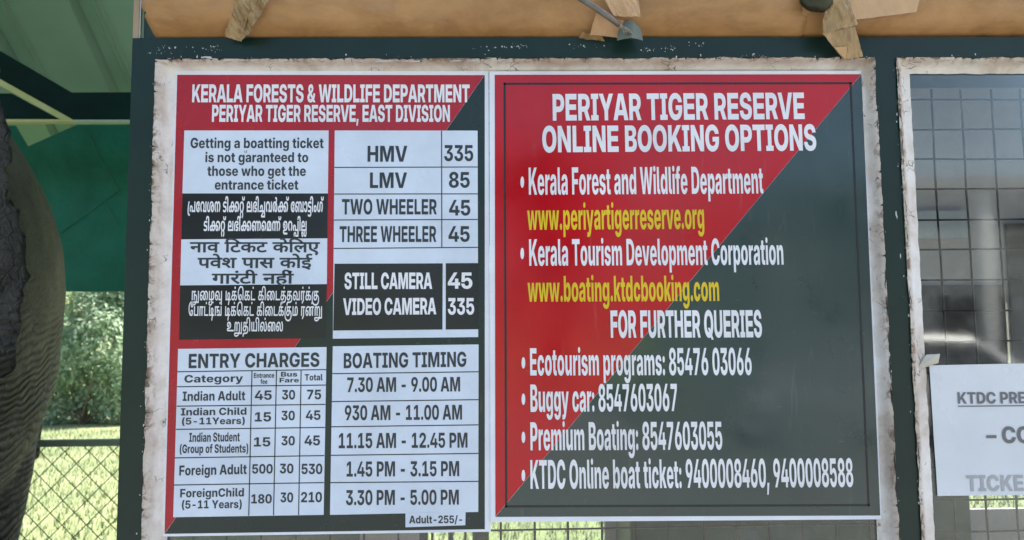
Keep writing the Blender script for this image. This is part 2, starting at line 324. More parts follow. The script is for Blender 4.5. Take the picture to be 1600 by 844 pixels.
        100: (627,[[253,-9,194,-1,140,23,96,63,62,117,40,186,33,268,40,351,62,419,97,473,142,513,194,536,252,544,290,541,322,531,350,516,372,497,405,450,408,450,408,728,573,728,573,0,410,0,410,85,405,85,373,38,350,19,323,4,291,-6],[305,121,336,126,363,139,384,161,400,191,409,226,413,268,409,310,400,345,384,374,363,396,336,410,305,414,275,410,249,396,228,374,213,345,204,309,201,268,204,226,213,190,228,161,249,139,275,126]]),
        101: (590,[[303,-11,226,-2,160,23,106,65,66,120,41,188,33,266,41,344,66,411,105,467,158,509,223,535,298,544,352,540,403,526,447,503,485,472,517,433,540,386,554,332,559,270,559,227,91,227,91,325,481,325,404,303,401,337,392,367,377,391,357,409,331,420,300,423,269,420,243,409,222,391,207,367,197,339,194,305,194,235,198,197,208,166,225,141,247,124,275,113,307,109,351,116,384,136,405,167,552,150,535,105,506,66,468,34,421,9,365,-6]]),
        102: (402,[[376,536,376,411,10,411,10,536],[103,0,103,577,108,630,125,674,152,707,188,731,232,746,285,750,347,747,373,743,390,740,372,617,349,620,322,621,296,618,279,608,270,591,267,567,267,0]]),
        103: (628,[[305,-214,237,-209,179,-195,132,-172,95,-142,69,-105,54,-63,202,-42,220,-70,254,-91,304,-98,350,-92,383,-73,404,-42,411,2,411,94,402,94,371,48,348,30,321,17,290,9,253,6,194,13,141,36,96,73,62,125,40,190,33,270,40,352,63,420,97,474,142,513,195,536,253,544,291,541,323,531,351,516,374,496,407,449,411,449,411,536,574,536,574,16,565,-55,540,-113,499,-157,446,-189,380,-208],[306,130,337,134,363,147,384,168,400,196,409,230,413,271,409,312,400,347,384,376,363,397,337,411,306,415,275,411,249,397,228,376,213,347,204,312,201,271,204,230,213,196,229,168,249,147,275,134]]),
        104: (621,[[219,302,219,0,54,0,54,728,217,728,217,398,200,398,228,458,266,505,298,527,337,540,382,544,435,538,480,519,517,489,544,448,561,398,567,340,567,0,402,0,402,308,396,349,379,380,350,400,313,407,287,404,264,395,245,380,231,359,222,333]]),
        105: (273,[[54,0,54,536,219,536,219,0],[136,597,102,603,74,621,55,647,48,679,55,710,74,737,102,754,136,760,170,754,199,737,218,711,224,679,218,647,199,621,170,603]]),
        107: (581,[[203,144,203,341,225,341,386,536,575,536,345,262,303,262],[54,0,54,728,219,728,219,0],[392,0,244,225,352,342,583,0]]),
        108: (309,[[230,-2,175,2,130,14,96,34,73,63,59,101,54,148,54,728,219,728,219,166,221,147,228,134,241,126,258,124,273,124,284,126,301,6,271,1]]),
        109: (916,[[54,0,54,536,208,536,215,402,204,402,220,448,242,484,269,511,300,530,334,541,370,545,424,536,467,508,500,462,522,395,504,395,520,442,543,480,573,508,608,529,647,541,687,545,735,539,777,523,812,496,839,459,856,414,861,360,861,0,697,0,697,324,691,361,674,388,649,404,618,410,594,407,575,399,559,385,547,368,539,346,537,321,537,0,379,0,379,326,373,361,357,387,332,404,301,410,259,399,242,386,230,367,222,345,219,317,219,0]]),
        110: (621,[[219,302,219,0,54,0,54,536,212,536,214,398,200,398,228,458,266,505,298,527,337,540,382,544,435,538,480,519,517,489,544,448,561,398,567,340,567,0,402,0,402,308,396,349,379,380,350,400,313,407,287,404,264,395,245,380,231,359,222,333]]),
        111: (609,[[305,-11,227,-2,160,24,106,65,66,121,41,189,33,266,41,345,66,412,106,468,160,510,227,536,305,544,382,536,449,510,503,468,543,412,568,345,576,266,568,189,543,121,503,65,449,24,382,-2],[305,117,335,122,361,136,381,158,396,188,406,225,409,267,406,310,396,346,381,376,361,398,335,411,305,416,274,411,248,398,228,376,213,346,203,310,200,267,203,225,213,188,228,158,248,136,274,122]]),
        112: (627,[[54,-204,54,536,217,536,217,451,222,451,254,497,277,516,304,531,337,541,375,544,433,536,485,513,530,473,564,419,587,351,594,268,587,186,565,117,531,63,487,23,433,-1,373,-9,337,-6,304,4,277,18,254,38,222,84,219,84,219,-204],[321,121,352,126,378,139,398,161,413,190,422,226,426,268,423,309,413,345,398,374,378,396,352,410,321,414,290,410,264,396,243,374,227,345,217,310,214,268,217,226,227,191,243,161,264,139,291,126]]),
        114: (408,[[54,0,54,536,214,536,214,440,218,440,237,485,266,517,302,535,346,541,370,540,393,537,393,395,363,400,327,402,297,398,271,388,249,371,233,349,222,321,219,289,219,0]]),
        115: (559,[[281,-11,215,-6,158,9,109,34,71,67,44,109,30,158,186,174,198,145,218,123,247,109,284,105,316,108,341,118,357,133,362,152,358,169,346,182,325,193,296,200,202,218,132,239,83,273,53,317,43,373,50,423,72,465,106,498,153,523,211,539,278,544,342,539,397,525,443,501,478,470,502,431,515,385,367,369,358,394,339,413,314,426,281,430,252,427,228,417,212,402,207,383,211,367,221,353,240,342,268,334,371,315,441,295,491,264,520,223,530,170,522,119,498,75,460,38,410,11,350,-6]]),
        116: (382,[[354,536,354,411,10,411,10,536],[88,669,252,669,252,167,255,147,263,133,277,126,298,123,325,124,349,127,364,4,314,-3,263,-5,210,-1,166,12,132,33,107,63,92,102,88,148]]),
        117: (621,[[240,-8,187,-2,141,17,104,47,77,88,60,138,54,196,54,536,219,536,219,228,225,187,243,155,271,136,308,129,335,132,358,141,376,156,390,177,399,203,402,234,402,536,567,536,567,0,409,0,407,137,421,137,394,78,355,31,323,9,284,-4]]),
        118: (597,[[204,0,9,536,182,536,264,275,292,170,318,60,284,60,309,170,337,275,417,536,589,536,393,0]]),
        119: (854,[[166,0,7,536,180,536,221,354,247,235,272,101,253,101,280,234,309,354,353,536,501,536,544,354,572,235,600,101,581,101,605,234,630,354,671,536,847,536,686,0,518,0,460,198,444,262,428,334,412,401,440,401,425,334,409,262,392,198,335,0]]),
        121: (599,[[58,-196,83,-72,120,-76,165,-77,182,-71,195,-60,203,-45,207,-25,211,0,9,536,182,536,264,275,291,170,315,60,277,60,303,171,333,275,419,536,590,536,363,-64,344,-105,321,-141,292,-169,257,-190,215,-202,165,-207,107,-204]]),
        8211: (500,[[500,356,500,227,0,227,0,356]]),
    },
    'm': {
        0: (497,[[460,284,457,220,449,162,434,111,412,69,382,34,343,9,295,-7,236,-12,182,-8,137,5,102,25,74,50,52,80,37,113,17,184,159,209,173,154,197,110,215,98,238,94,263,99,282,115,297,142,307,180,313,227,315,285,313,340,307,386,297,422,283,448,263,465,239,470,218,466,201,455,176,414,161,356,19,381,45,452,85,515,114,540,149,559,192,572,245,576,301,570,348,554,385,528,414,493,435,450,449,401,457,345]]),
        1: (444,[[222,-12,166,-6,118,12,79,41,52,80,35,127,29,181,35,236,53,284,82,322,120,351,167,368,221,374,277,368,325,351,363,322,391,284,409,237,415,181,409,126,392,79,363,40,325,12,278,-6],[221,271,197,265,177,250,164,223,159,180,164,140,177,113,197,97,222,92,247,97,267,112,280,139,285,181,280,223,267,250,247,265]]),
        2: (1221,[[344,576,413,570,469,552,518,521,562,475,585,399,607,264,607,0,467,0,467,287,465,348,458,389,446,418,431,439,396,460,373,466,343,468,295,462,252,444,215,413,187,369,168,312,162,241,162,233,164,182,171,145,181,119,194,102,225,91,250,99,266,124,271,168,268,204,259,229,243,243,219,247,193,243,167,229,141,206,113,173,95,272,125,299,162,324,207,342,256,348,302,343,339,327,369,301,390,267,402,225,406,176,401,120,386,73,360,37,326,10,282,-7,230,-12,180,-6,133,13,93,46,62,94,42,159,35,243,39,313,53,375,75,428,123,492,186,539,261,566],[1166,564,1166,0,766,0,708,64,733,108,751,147,773,221,780,298,776,352,766,395,750,428,729,450,704,464,678,468,651,463,632,451,620,435,612,412,609,382,607,343,607,4,473,4,473,238,513,423,521,494,557,532,597,557,642,571,694,576,761,567,817,541,862,500,895,446,915,381,922,306,915,223,896,152,865,89,838,107,1025,107,1025,564]]),
        3: (641,[[392,576,455,571,510,558,554,536,587,507,608,469,615,424,607,375,596,354,580,337,560,322,533,312,499,306,456,304,446,304,419,302,402,297,393,287,391,275,395,261,407,253,449,248,452,248,496,246,530,240,556,229,576,215,605,176,612,153,614,125,609,88,595,55,571,27,535,6,486,-8,423,-12,362,-9,305,1,251,17,293,113,354,98,414,93,447,95,468,101,479,110,483,123,480,135,472,143,459,147,440,149,437,149,385,152,344,159,314,172,292,190,269,226,259,273,262,302,270,327,282,348,300,366,347,391,381,398,427,401,437,401,470,406,479,413,481,426,475,445,456,459,427,466,389,469,321,461,268,439,228,402,201,353,186,293,181,222,187,118,204,24,71,-4,58,49,48,108,39,225,43,294,56,356,77,412,106,460,145,500,193,533,250,557,316,571]]),
        4: (855,[[800,564,800,0,541,0,527,3,465,1,402,0,19,0,19,107,392,107,324,89,343,109,360,136,372,170,376,207,373,239,363,263,347,278,322,283,297,278,279,263,268,239,264,209,266,186,268,169,132,158,128,184,126,217,131,266,148,308,176,343,214,369,263,384,321,389,374,385,416,373,449,354,474,331,492,304,504,275,512,215,507,167,491,125,467,87,446,107,659,107,659,564],[800,120,800,-286,316,-286,257,-188,420,-55,496,2,572,53,666,11,492,-130,431,-179,381,-215,389,-189,439,-186,500,-185,662,-185,662,59]]),
        5: (572,[[337,-12,274,-8,216,5,164,27,120,58,83,100,56,151,39,213,33,286,39,355,57,414,85,464,123,505,169,536,222,558,281,571,346,576,411,570,461,555,497,531,522,500,536,464,540,424,536,384,522,351,499,324,470,304,434,293,393,289,344,293,306,307,278,328,259,355,249,387,245,421,252,464,265,497,381,509,357,474,348,428,351,407,357,392,369,382,385,379,403,382,414,391,423,422,419,444,408,462,389,473,363,476,334,476,310,475,270,468,236,450,208,422,188,384,175,338,170,285,174,231,185,184,203,146,229,116,262,97,303,88,328,87,355,87,391,94,411,112,417,142,415,160,409,174,399,183,383,186,365,183,353,172,345,156,343,135,351,89,376,54,256,71,245,103,239,144,243,176,253,207,271,235,299,257,338,272,388,277,429,273,464,261,494,241,516,214,530,180,535,139,530,99,515,63,489,32,451,8,401,-7]]),
        6: (678,[[232,-12,181,-6,134,13,94,46,62,93,42,157,35,239,40,311,57,375,84,433,120,482,166,522,222,551,286,570,358,576,427,570,487,553,536,525,576,489,606,446,627,398,640,344,644,287,640,224,627,167,607,115,582,69,517,-13,414,54,458,121,489,194,497,237,500,285,496,337,483,381,462,418,432,445,394,462,346,467,294,460,249,437,212,402,185,355,168,299,162,236,164,184,171,145,181,119,194,103,225,91,250,99,266,124,271,167,268,204,259,228,243,243,219,247,193,243,167,229,141,206,113,173,95,272,124,299,162,324,206,342,255,348,301,343,339,327,368,301,389,267,402,225,406,177,401,121,386,75,361,38,327,11,284,-6]]),
        7: (830,[[558,576,629,567,687,543,734,503,768,450,789,384,796,306,792,243,782,184,766,130,744,79,685,-13,574,54,618,133,644,213,653,301,650,354,640,397,625,428,606,450,584,463,559,467,527,461,504,441,490,403,487,374,486,334,486,233,481,155,464,93,432,44,402,20,365,2,322,-8,272,-12,202,-4,143,21,97,62,63,116,41,182,34,259,38,323,48,382,65,436,88,486,146,577,255,510,212,432,186,352,177,264,180,209,189,166,204,135,223,113,245,100,269,96,303,103,326,123,339,160,342,188,344,228,344,328,347,391,358,444,377,487,405,522,433,544,467,561,507,572]]),
        8: (252,[[-14,851,27,849,63,841,96,828,124,809,149,785,167,757,181,723,190,683,195,635,197,575,197,0,55,0,55,548,53,627,46,686,39,708,29,723,10,739,-17,745,-46,737,-66,715,-73,681,-71,658,-68,638,-206,622,-211,650,-213,683,-207,734,-187,776,-157,809,-117,832,-69,847]]),
        9: (1417,[[493,576,568,567,627,540,671,497,702,439,720,367,726,284,719,193,699,118,666,61,620,20,562,-4,493,-12,438,-7,390,9,351,33,319,65,291,110,273,163,262,223,258,287,265,373,286,444,320,501,366,543,424,567],[493,469,463,464,438,450,420,425,407,390,400,342,397,282,400,223,407,175,420,139,439,114,463,99,493,95,522,99,545,114,563,138,577,175,585,223,588,283,585,343,577,390,564,426,546,450,522,464],[207,-12,153,-7,109,8,74,34,48,68,33,111,28,160,34,211,52,252,80,285,116,311,167,332,197,339,233,344,276,347,329,348,885,348,931,347,968,344,1025,333,1069,311,1103,284,1126,250,1140,210,1145,163,1140,115,1125,73,1101,37,1067,10,1023,-7,970,-12,913,-6,865,13,827,45,799,88,781,144,776,211,777,252,780,288,782,303,783,317,798,375,821,426,850,470,887,507,929,537,978,558,1032,571,1091,576,1167,569,1230,551,1280,522,1320,485,1349,441,1368,392,1379,340,1383,287,1379,224,1366,167,1346,115,1321,69,1256,-13,1152,55,1196,121,1226,194,1235,237,1237,285,1233,337,1219,382,1197,418,1167,445,1129,462,1085,467,1041,463,1002,448,969,426,942,394,922,356,908,309,906,294,905,277,902,246,901,207,903,165,910,135,921,114,934,100,965,91,985,95,999,108,1007,129,1010,157,1005,193,984,222,953,236,928,240,890,241,290,241,257,240,231,238,192,223,169,199,161,164,168,126,190,102,208,96,230,94,275,103,321,134,381,39,325,7,269,-8]]),
        10: (798,[[282,576,337,571,385,558,424,537,455,509,482,470,499,427,509,374,512,309,512,213,192,213,192,107,602,107,602,564,743,564,743,0,541,0,493,1,444,4,167,4,116,1,70,0,52,0,52,309,56,380,67,434,85,476,109,510,140,538,179,558,227,571],[282,469,240,460,212,433,197,390,192,334,192,320,372,320,372,333,366,391,350,434,322,460],[561,-337,522,-334,489,-326,460,-312,436,-294,417,-267,404,-235,396,-195,394,-148,394,-141,389,-76,380,-49,365,-27,335,-7,293,0,245,-10,223,-25,204,-46,189,-77,182,-118,182,-130,182,-145,182,-167,183,-199,189,-222,196,-238,206,-248,223,-255,238,-252,249,-243,257,-227,260,-202,257,-179,250,-163,237,-153,218,-150,196,-154,175,-167,131,-208,110,-138,174,-88,208,-72,247,-67,284,-71,312,-83,334,-104,354,-147,361,-202,353,-258,328,-301,302,-321,268,-333,224,-337,181,-332,145,-315,116,-288,94,-251,81,-206,76,-151,81,-97,95,-51,117,-13,145,18,179,41,217,58,258,67,300,71,338,69,376,64,412,51,462,18,482,-6,498,-36,508,-74,511,-122,511,-137,512,-191,522,-225,539,-241,563,-246,588,-240,607,-222,620,-188,625,-136,622,-90,612,-49,597,-12,576,24,671,78,702,32,724,-17,739,-72,743,-135,738,-192,723,-242,699,-282,664,-312,618,-331]]),
        11: (798,[[743,564,743,0,52,0,52,309,56,380,67,434,85,476,109,510,140,538,179,558,227,571,282,576,337,571,385,558,424,537,455,509,482,470,499,427,509,374,512,309,512,213,192,213,192,107,602,107,602,564],[282,469,240,460,212,433,197,390,192,334,192,320,372,320,372,333,366,391,350,434,322,460]]),
        12: (705,[[345,576,423,571,486,556,538,532,580,501,604,474,623,443,638,408,648,366,654,317,656,260,656,0,49,0,49,261,51,319,57,368,68,410,83,446,102,476,126,503,166,533,215,556,273,571],[271,465,252,462,236,453,209,418,194,368,190,333,188,289,188,66,160,69,239,172,271,227,295,283,311,338,316,393,312,432,298,456],[455,364,451,318,441,273,402,186,342,96,322,102,366,105,387,106,402,106,517,106,517,277,514,332,505,375,492,410,472,438,446,460,413,478,415,480,430,459,443,432,452,400]]),
        13: (842,[[270,576,305,574,333,568,382,545,427,505,413,504,448,537,486,559,529,571,579,576,646,567,702,541,747,500,780,446,801,381,807,306,804,242,794,184,778,129,755,79,697,-13,586,54,630,133,656,212,665,298,661,352,651,395,634,428,613,450,588,464,562,468,535,463,516,451,504,435,497,412,493,382,491,341,491,0,351,0,351,343,349,386,345,415,327,452,310,464,281,468,256,464,232,452,210,430,193,398,181,355,177,299,185,214,211,133,255,54,146,-13,87,82,65,132,48,185,38,242,34,302,41,376,61,442,94,498,141,540,199,567]]),
        14: (1133,[[566,576,614,571,656,557,691,534,723,501,706,503,742,537,780,559,822,571,871,576,938,567,994,541,1039,500,1072,446,1093,381,1100,306,1096,242,1086,184,1070,130,1048,80,989,-12,878,55,922,135,948,215,957,298,954,352,943,394,927,427,907,450,882,464,856,468,833,464,811,451,798,433,791,409,788,377,787,333,787,0,646,0,646,333,645,375,641,405,634,428,622,446,600,462,567,468,535,461,512,445,492,405,488,374,487,328,487,0,346,0,346,344,345,386,341,414,324,452,307,463,278,468,255,464,232,452,210,430,193,398,181,355,177,299,185,214,211,133,255,55,145,-12,86,83,64,133,48,186,38,242,34,302,41,376,61,442,94,498,140,540,198,567,268,576,302,574,331,568,380,544,424,504,405,494,441,530,478,556,520,571]]),
        15: (1253,[[344,576,413,570,469,552,518,521,562,476,522,493,556,530,595,555,639,571,686,576,734,571,775,557,811,533,843,501,825,503,861,536,899,558,942,571,991,576,1057,567,1114,541,1159,500,1192,446,1212,381,1219,306,1215,242,1204,182,1187,128,1165,78,1109,-13,997,54,1041,134,1067,214,1076,298,1073,353,1062,396,1046,428,1025,451,1001,464,975,468,952,463,929,449,917,431,910,407,906,374,905,327,905,0,765,0,765,333,764,375,760,405,754,428,742,446,720,462,686,468,655,462,631,445,612,404,609,373,607,327,607,0,467,0,467,288,464,348,458,389,446,418,431,439,397,460,374,466,343,468,295,462,252,444,215,413,187,369,168,312,162,241,162,233,164,182,171,145,181,119,194,102,225,91,250,99,266,124,270,143,271,168,268,204,259,229,243,243,219,247,193,243,167,229,141,206,113,173,95,272,125,299,162,324,207,342,256,348,302,343,339,327,369,301,390,267,402,225,406,177,401,120,386,74,360,37,326,10,282,-7,230,-12,180,-6,133,13,93,46,62,94,42,159,35,243,39,313,53,374,75,428,123,492,186,539,261,566]]),
        16: (826,[[232,364,296,357,347,337,385,306,411,268,426,224,432,179,421,119,401,72,393,107,630,107,630,564,771,564,771,0,315,0,267,62,286,107,293,136,295,170,291,204,280,233,261,252,233,258,212,256,196,247,175,216,168,172,172,130,182,97,209,40,95,-12,67,31,46,75,32,122,28,177,34,230,53,275,83,313,124,341,174,358]]),
        17: (826,[[314,-49,367,-54,409,-69,441,-91,463,-119,476,-151,480,-185,473,-227,459,-258,451,-223,630,-223,630,68,771,68,771,-323,393,-323,352,-264,361,-237,364,-203,361,-177,352,-157,337,-145,316,-141,295,-146,280,-158,271,-178,268,-203,276,-251,293,-288,197,-328,163,-266,153,-231,149,-192,155,-151,170,-116,196,-88,229,-67,269,-54],[232,364,296,357,347,337,385,306,411,268,426,224,432,179,421,119,401,72,393,107,630,107,630,564,771,564,771,0,315,0,267,62,286,107,293,136,295,170,291,204,280,233,261,252,233,258,212,256,196,247,175,216,168,172,172,130,182,97,209,40,95,-12,67,31,46,75,32,122,28,177,34,230,53,275,83,313,124,341,174,358]]),
        18: (278,[[283,564,247,465,219,374,198,289,185,211,178,137,175,67,179,12,189,-29,204,-57,225,-75,249,-85,276,-88,306,-86,332,-83,346,-189,307,-197,262,-199,188,-191,130,-168,87,-129,57,-76,40,-10,34,70,37,153,46,232,81,391,107,475,137,564]]),
        19: (706,[[469,-12,408,-5,358,15,319,48,291,93,274,150,269,218,280,309,296,355,320,401,354,447,398,494,411,526,441,558,464,587,477,614,482,642,479,663,469,679,451,690,426,693,401,691,376,686,352,785,407,797,471,801,525,796,564,780,591,757,609,728,618,697,621,665,615,615,595,567,564,519,521,469,503,451,474,417,450,380,419,298,409,213,411,177,415,148,423,124,435,107,450,97,470,93,495,100,513,120,525,156,528,215,524,281,509,344,484,399,447,439,407,462,381,469,345,471,295,466,254,449,221,423,197,387,183,342,178,290,180,243,188,200,216,125,262,54,159,-13,94,69,69,115,50,167,38,225,34,291,39,344,51,396,73,444,104,487,146,524,199,552,264,570,342,576,423,568,491,545,500,541,510,534,558,501,598,458,630,407,653,350,667,289,671,225,666,153,649,94,621,48,581,15,530,-5]]),
        20: (633,[[318,576,390,570,449,552,498,524,536,487,565,444,584,395,595,343,599,288,595,225,583,168,564,117,538,70,472,-13,368,55,412,122,443,197,451,240,454,288,449,339,437,383,417,418,390,445,358,462,320,467,280,462,246,446,218,420,197,385,184,341,180,290,182,243,189,201,218,125,264,55,159,-13,94,70,69,117,50,169,38,227,34,291,38,342,49,393,69,441,98,485,137,522,186,551,246,569]]),
        21: (633,[[319,576,390,570,450,552,498,524,536,487,565,445,584,398,595,349,599,299,595,239,584,187,567,139,543,96,480,18,376,84,415,143,443,213,451,254,454,299,449,345,437,386,417,419,390,445,358,462,320,467,279,462,244,445,216,419,196,386,184,345,180,299,185,238,200,182,224,131,257,85,151,18,90,96,66,139,49,187,38,241,34,301,38,351,49,401,69,447,98,489,137,525,187,552,247,570],[316,79,377,72,429,51,470,18,501,-24,520,-74,526,-128,520,-191,503,-246,476,-294,442,-337,354,-285,392,-216,404,-177,407,-132,404,-95,395,-66,381,-42,363,-26,341,-16,315,-12,277,-20,248,-42,229,-80,222,-131,226,-176,237,-215,275,-285,188,-337,154,-295,127,-247,110,-191,104,-128,110,-74,130,-25,161,17,203,50,255,71]]),
        22: (975,[[620,576,692,570,756,551,811,522,857,482,893,432,920,375,936,309,941,236,935,156,917,93,888,46,847,13,796,-6,735,-12,673,-5,625,17,590,51,565,95,551,147,546,205,551,265,565,314,589,355,622,384,664,402,714,408,758,402,796,382,828,353,854,315,873,272,885,225,831,221,815,263,787,296,769,305,748,309,719,302,699,282,687,249,683,201,689,142,697,120,709,105,724,96,741,93,759,97,775,107,787,124,796,151,801,187,803,234,802,271,799,307,799,319,797,330,789,364,772,396,747,425,714,447,673,462,625,467,594,465,568,461,527,439,505,411,491,375,485,328,482,267,482,230,479,174,470,124,454,81,429,45,399,21,363,3,321,-8,270,-12,200,-4,142,21,96,62,62,116,41,182,34,259,38,323,48,382,65,436,88,486,146,577,255,510,212,432,186,352,177,264,180,209,189,166,204,134,222,113,244,100,267,96,300,103,322,124,336,162,338,188,339,222,339,289,345,369,362,432,389,482,426,520,463,545,506,562,557,572]]),
        23: (520,[[262,576,331,572,393,561,450,545,503,523,444,427,360,457,317,464,267,467,234,464,208,457,189,447,176,434,166,402,170,377,182,359,214,344,262,340,280,340,337,337,384,326,422,308,452,284,471,261,485,235,493,205,496,170,489,121,469,76,436,39,389,11,327,-6,251,-12,185,-9,122,2,64,18,11,41,68,140,124,116,181,102,245,97,281,99,308,106,329,117,343,131,354,166,348,195,331,215,304,227,284,230,256,231,247,231,188,235,136,246,93,264,61,290,33,337,23,397,30,445,50,488,83,524,130,552,190,570]]),
        24: (520,[[262,576,331,572,393,561,450,545,503,523,444,427,360,457,317,464,268,467,234,464,208,457,189,447,176,434,166,402,170,377,182,359,214,344,262,340,282,340,338,337,384,326,422,308,453,285,472,263,485,236,496,174,490,131,472,90,442,54,398,25,340,6,268,0,30,0,30,107,247,107,283,108,309,113,328,120,341,131,351,149,354,172,349,197,333,216,307,228,290,230,267,231,247,231,188,235,136,246,93,264,61,290,33,337,23,397,30,445,50,488,83,524,130,552,190,570],[259,-252,166,-246,84,-226,13,-196,70,-99,126,-124,182,-139,248,-144,285,-142,313,-135,333,-124,347,-110,356,-77,352,-50,337,-27,295,3,379,87,438,50,462,26,481,-3,493,-37,497,-77,491,-126,470,-169,437,-204,390,-230,331,-247]]),
        25: (653,[[326,576,401,570,462,552,513,525,553,489,583,447,604,400,615,350,619,298,614,225,600,163,574,111,536,69,503,46,467,28,383,6,283,0,270,0,227,-2,202,-9,184,-24,179,-45,184,-66,198,-81,227,-91,251,-93,285,-94,602,-94,602,-202,279,-202,220,-200,172,-194,134,-183,103,-169,76,-147,55,-120,42,-88,37,-51,41,-13,53,20,73,49,101,73,132,88,167,98,209,104,261,107,258,107,304,108,343,112,374,119,400,129,438,156,457,184,468,217,476,293,468,357,442,413,420,436,392,453,357,464,314,468,259,462,212,444,176,416,154,377,153,365,152,355,150,334,148,304,151,269,161,243,177,227,198,222,217,226,229,238,237,257,239,282,235,313,220,333,196,340,157,334,121,316,52,332,100,378,162,414,196,424,230,427,274,422,308,408,335,386,353,356,365,321,368,281,364,241,352,204,331,172,299,147,257,131,204,126,156,131,114,148,80,175,54,213,38,262,33,320,38,372,53,421,78,465,111,503,153,534,203,557,261,571]]),
        26: (900,[[318,576,389,570,448,552,496,525,534,489,562,447,582,401,593,351,596,300,593,243,583,192,567,147,545,105,489,25,526,107,704,107,704,564,845,564,845,0,436,0,376,67,415,127,443,199,451,241,454,288,449,339,437,383,417,418,390,445,358,461,321,467,281,462,246,446,218,420,197,385,184,341,180,290,182,243,189,201,218,125,264,54,159,-13,94,69,69,117,50,169,38,227,34,291,38,342,49,393,69,441,98,485,137,522,186,551,246,569]]),
        27: (0,[[-107,597,-165,602,-212,618,-246,642,-270,675,-283,715,-288,760,-284,801,-275,833,-153,813,-158,790,-160,766,-158,743,-153,725,-134,703,-104,697,-74,703,-54,725,-49,743,-47,766,-49,791,-53,813,64,833,72,802,75,760,71,715,57,675,34,643,-1,618,-47,602]]),
    },
    't': {
        0: (562,[[69,0,69,559,546,559,546,469,428,469,428,0,313,0,313,469,184,469,184,0]]),
        1: (1045,[[226,-12,175,-5,131,15,94,48,66,97,49,161,43,241,53,333,83,414,131,479,198,529,251,552,311,566,377,571,462,564,536,540,573,520,611,494,637,468,684,413,723,348,748,271,756,184,752,125,737,76,714,37,683,10,644,-7,597,-12,547,-6,507,13,477,43,456,82,443,131,439,187,442,240,452,291,467,341,488,388,514,433,546,475,566,494,606,526,652,551,701,566,752,571,806,567,853,554,892,533,939,488,972,430,991,362,997,286,995,229,987,176,962,77,926,-11,823,33,847,85,866,143,878,206,882,275,878,337,865,387,845,427,817,456,782,473,740,479,707,475,676,465,647,449,622,426,597,396,578,360,554,277,546,188,550,134,561,99,577,81,597,74,615,78,628,88,638,106,644,128,648,189,643,259,625,322,596,376,557,418,515,446,472,465,425,475,374,479,311,472,258,453,215,422,182,381,159,334,147,281,145,254,144,227,146,175,153,136,165,107,180,88,199,78,221,74,254,84,274,112,279,134,280,162,276,201,263,230,241,247,213,253,183,248,155,232,106,186,88,265,119,294,153,318,193,334,238,339,281,334,318,319,348,294,370,260,383,218,388,168,383,115,370,70,347,35,316,9,275,-7]]),
        2: (639,[[389,-12,318,-5,252,16,193,50,142,98,101,159,70,234,51,321,44,420,51,518,73,604,106,678,151,739,206,786,269,820,339,841,414,848,474,842,524,826,563,798,592,761,609,714,615,657,610,609,596,567,573,532,542,505,502,489,454,484,408,489,370,504,339,529,317,561,304,600,299,644,303,690,313,727,343,780,431,778,405,724,398,692,395,655,399,618,411,592,430,577,453,571,477,577,495,595,505,622,508,656,500,710,488,732,471,748,448,759,417,762,397,761,368,758,329,747,291,728,255,699,222,662,195,616,173,559,160,494,155,418,159,342,171,276,190,221,215,175,245,139,280,111,317,91,356,78,380,75,406,74,434,77,457,87,475,103,487,126,495,153,497,186,494,221,483,249,466,268,440,275,418,269,399,253,386,225,382,186,384,149,392,115,420,59,333,50,299,110,289,148,285,197,290,242,303,282,325,315,356,341,395,357,443,362,492,357,532,339,563,312,585,277,599,234,603,186,597,125,578,75,546,37,504,10,451,-7]]),
        3: (799,[[336,-12,271,-5,215,16,165,50,124,97,91,155,67,223,52,300,47,385,55,487,77,578,112,657,159,724,216,777,283,816,357,840,437,848,494,844,544,833,590,814,632,786,662,756,687,722,705,680,718,628,726,563,729,481,729,0,614,0,614,456,610,546,595,632,581,669,561,700,535,725,505,742,470,752,430,755,380,749,332,733,286,705,244,665,209,613,182,548,164,469,158,376,160,315,166,262,176,216,189,177,206,144,225,117,269,81,295,83,321,76,346,74,387,82,413,104,428,139,433,183,429,220,417,250,398,269,371,276,347,270,327,254,312,225,308,184,311,146,319,112,347,58,263,50,247,76,230,108,216,148,212,197,216,242,230,282,252,315,284,341,326,358,377,363,426,357,466,340,498,313,520,277,533,233,537,184,531,124,513,75,484,37,444,10,394,-7]]),
        4: (254,[[-59,848,-5,844,40,831,78,811,107,787,131,758,150,723,165,681,175,629,182,566,184,488,184,0,69,0,69,469,68,534,65,588,59,632,50,667,37,697,21,721,-14,748,-59,758,-92,754,-118,742,-137,723,-151,699,-161,643,-153,580,-131,515,-244,515,-263,573,-270,642,-266,692,-252,734,-231,770,-204,798,-172,820,-136,836,-97,845]]),
        5: (742,[[239,-12,183,-7,134,8,94,33,64,67,45,109,38,160,46,212,67,256,103,291,155,317,222,334,305,339,448,339,496,338,536,335,598,320,646,291,671,266,689,235,700,198,704,157,699,109,685,69,661,35,629,10,588,-5,538,-10,496,-8,454,0,471,86,494,81,516,80,550,84,574,98,589,123,594,161,592,187,583,208,570,224,552,236,503,249,440,253,291,253,229,248,203,242,182,231,159,202,152,161,158,124,178,98,208,83,247,77,276,81,301,90,322,107,337,134,346,170,349,219,349,469,225,469,225,302,122,286,122,559,612,559,612,469,461,469,461,235,458,172,450,125,438,89,420,59,387,26,345,4,296,-8]]),
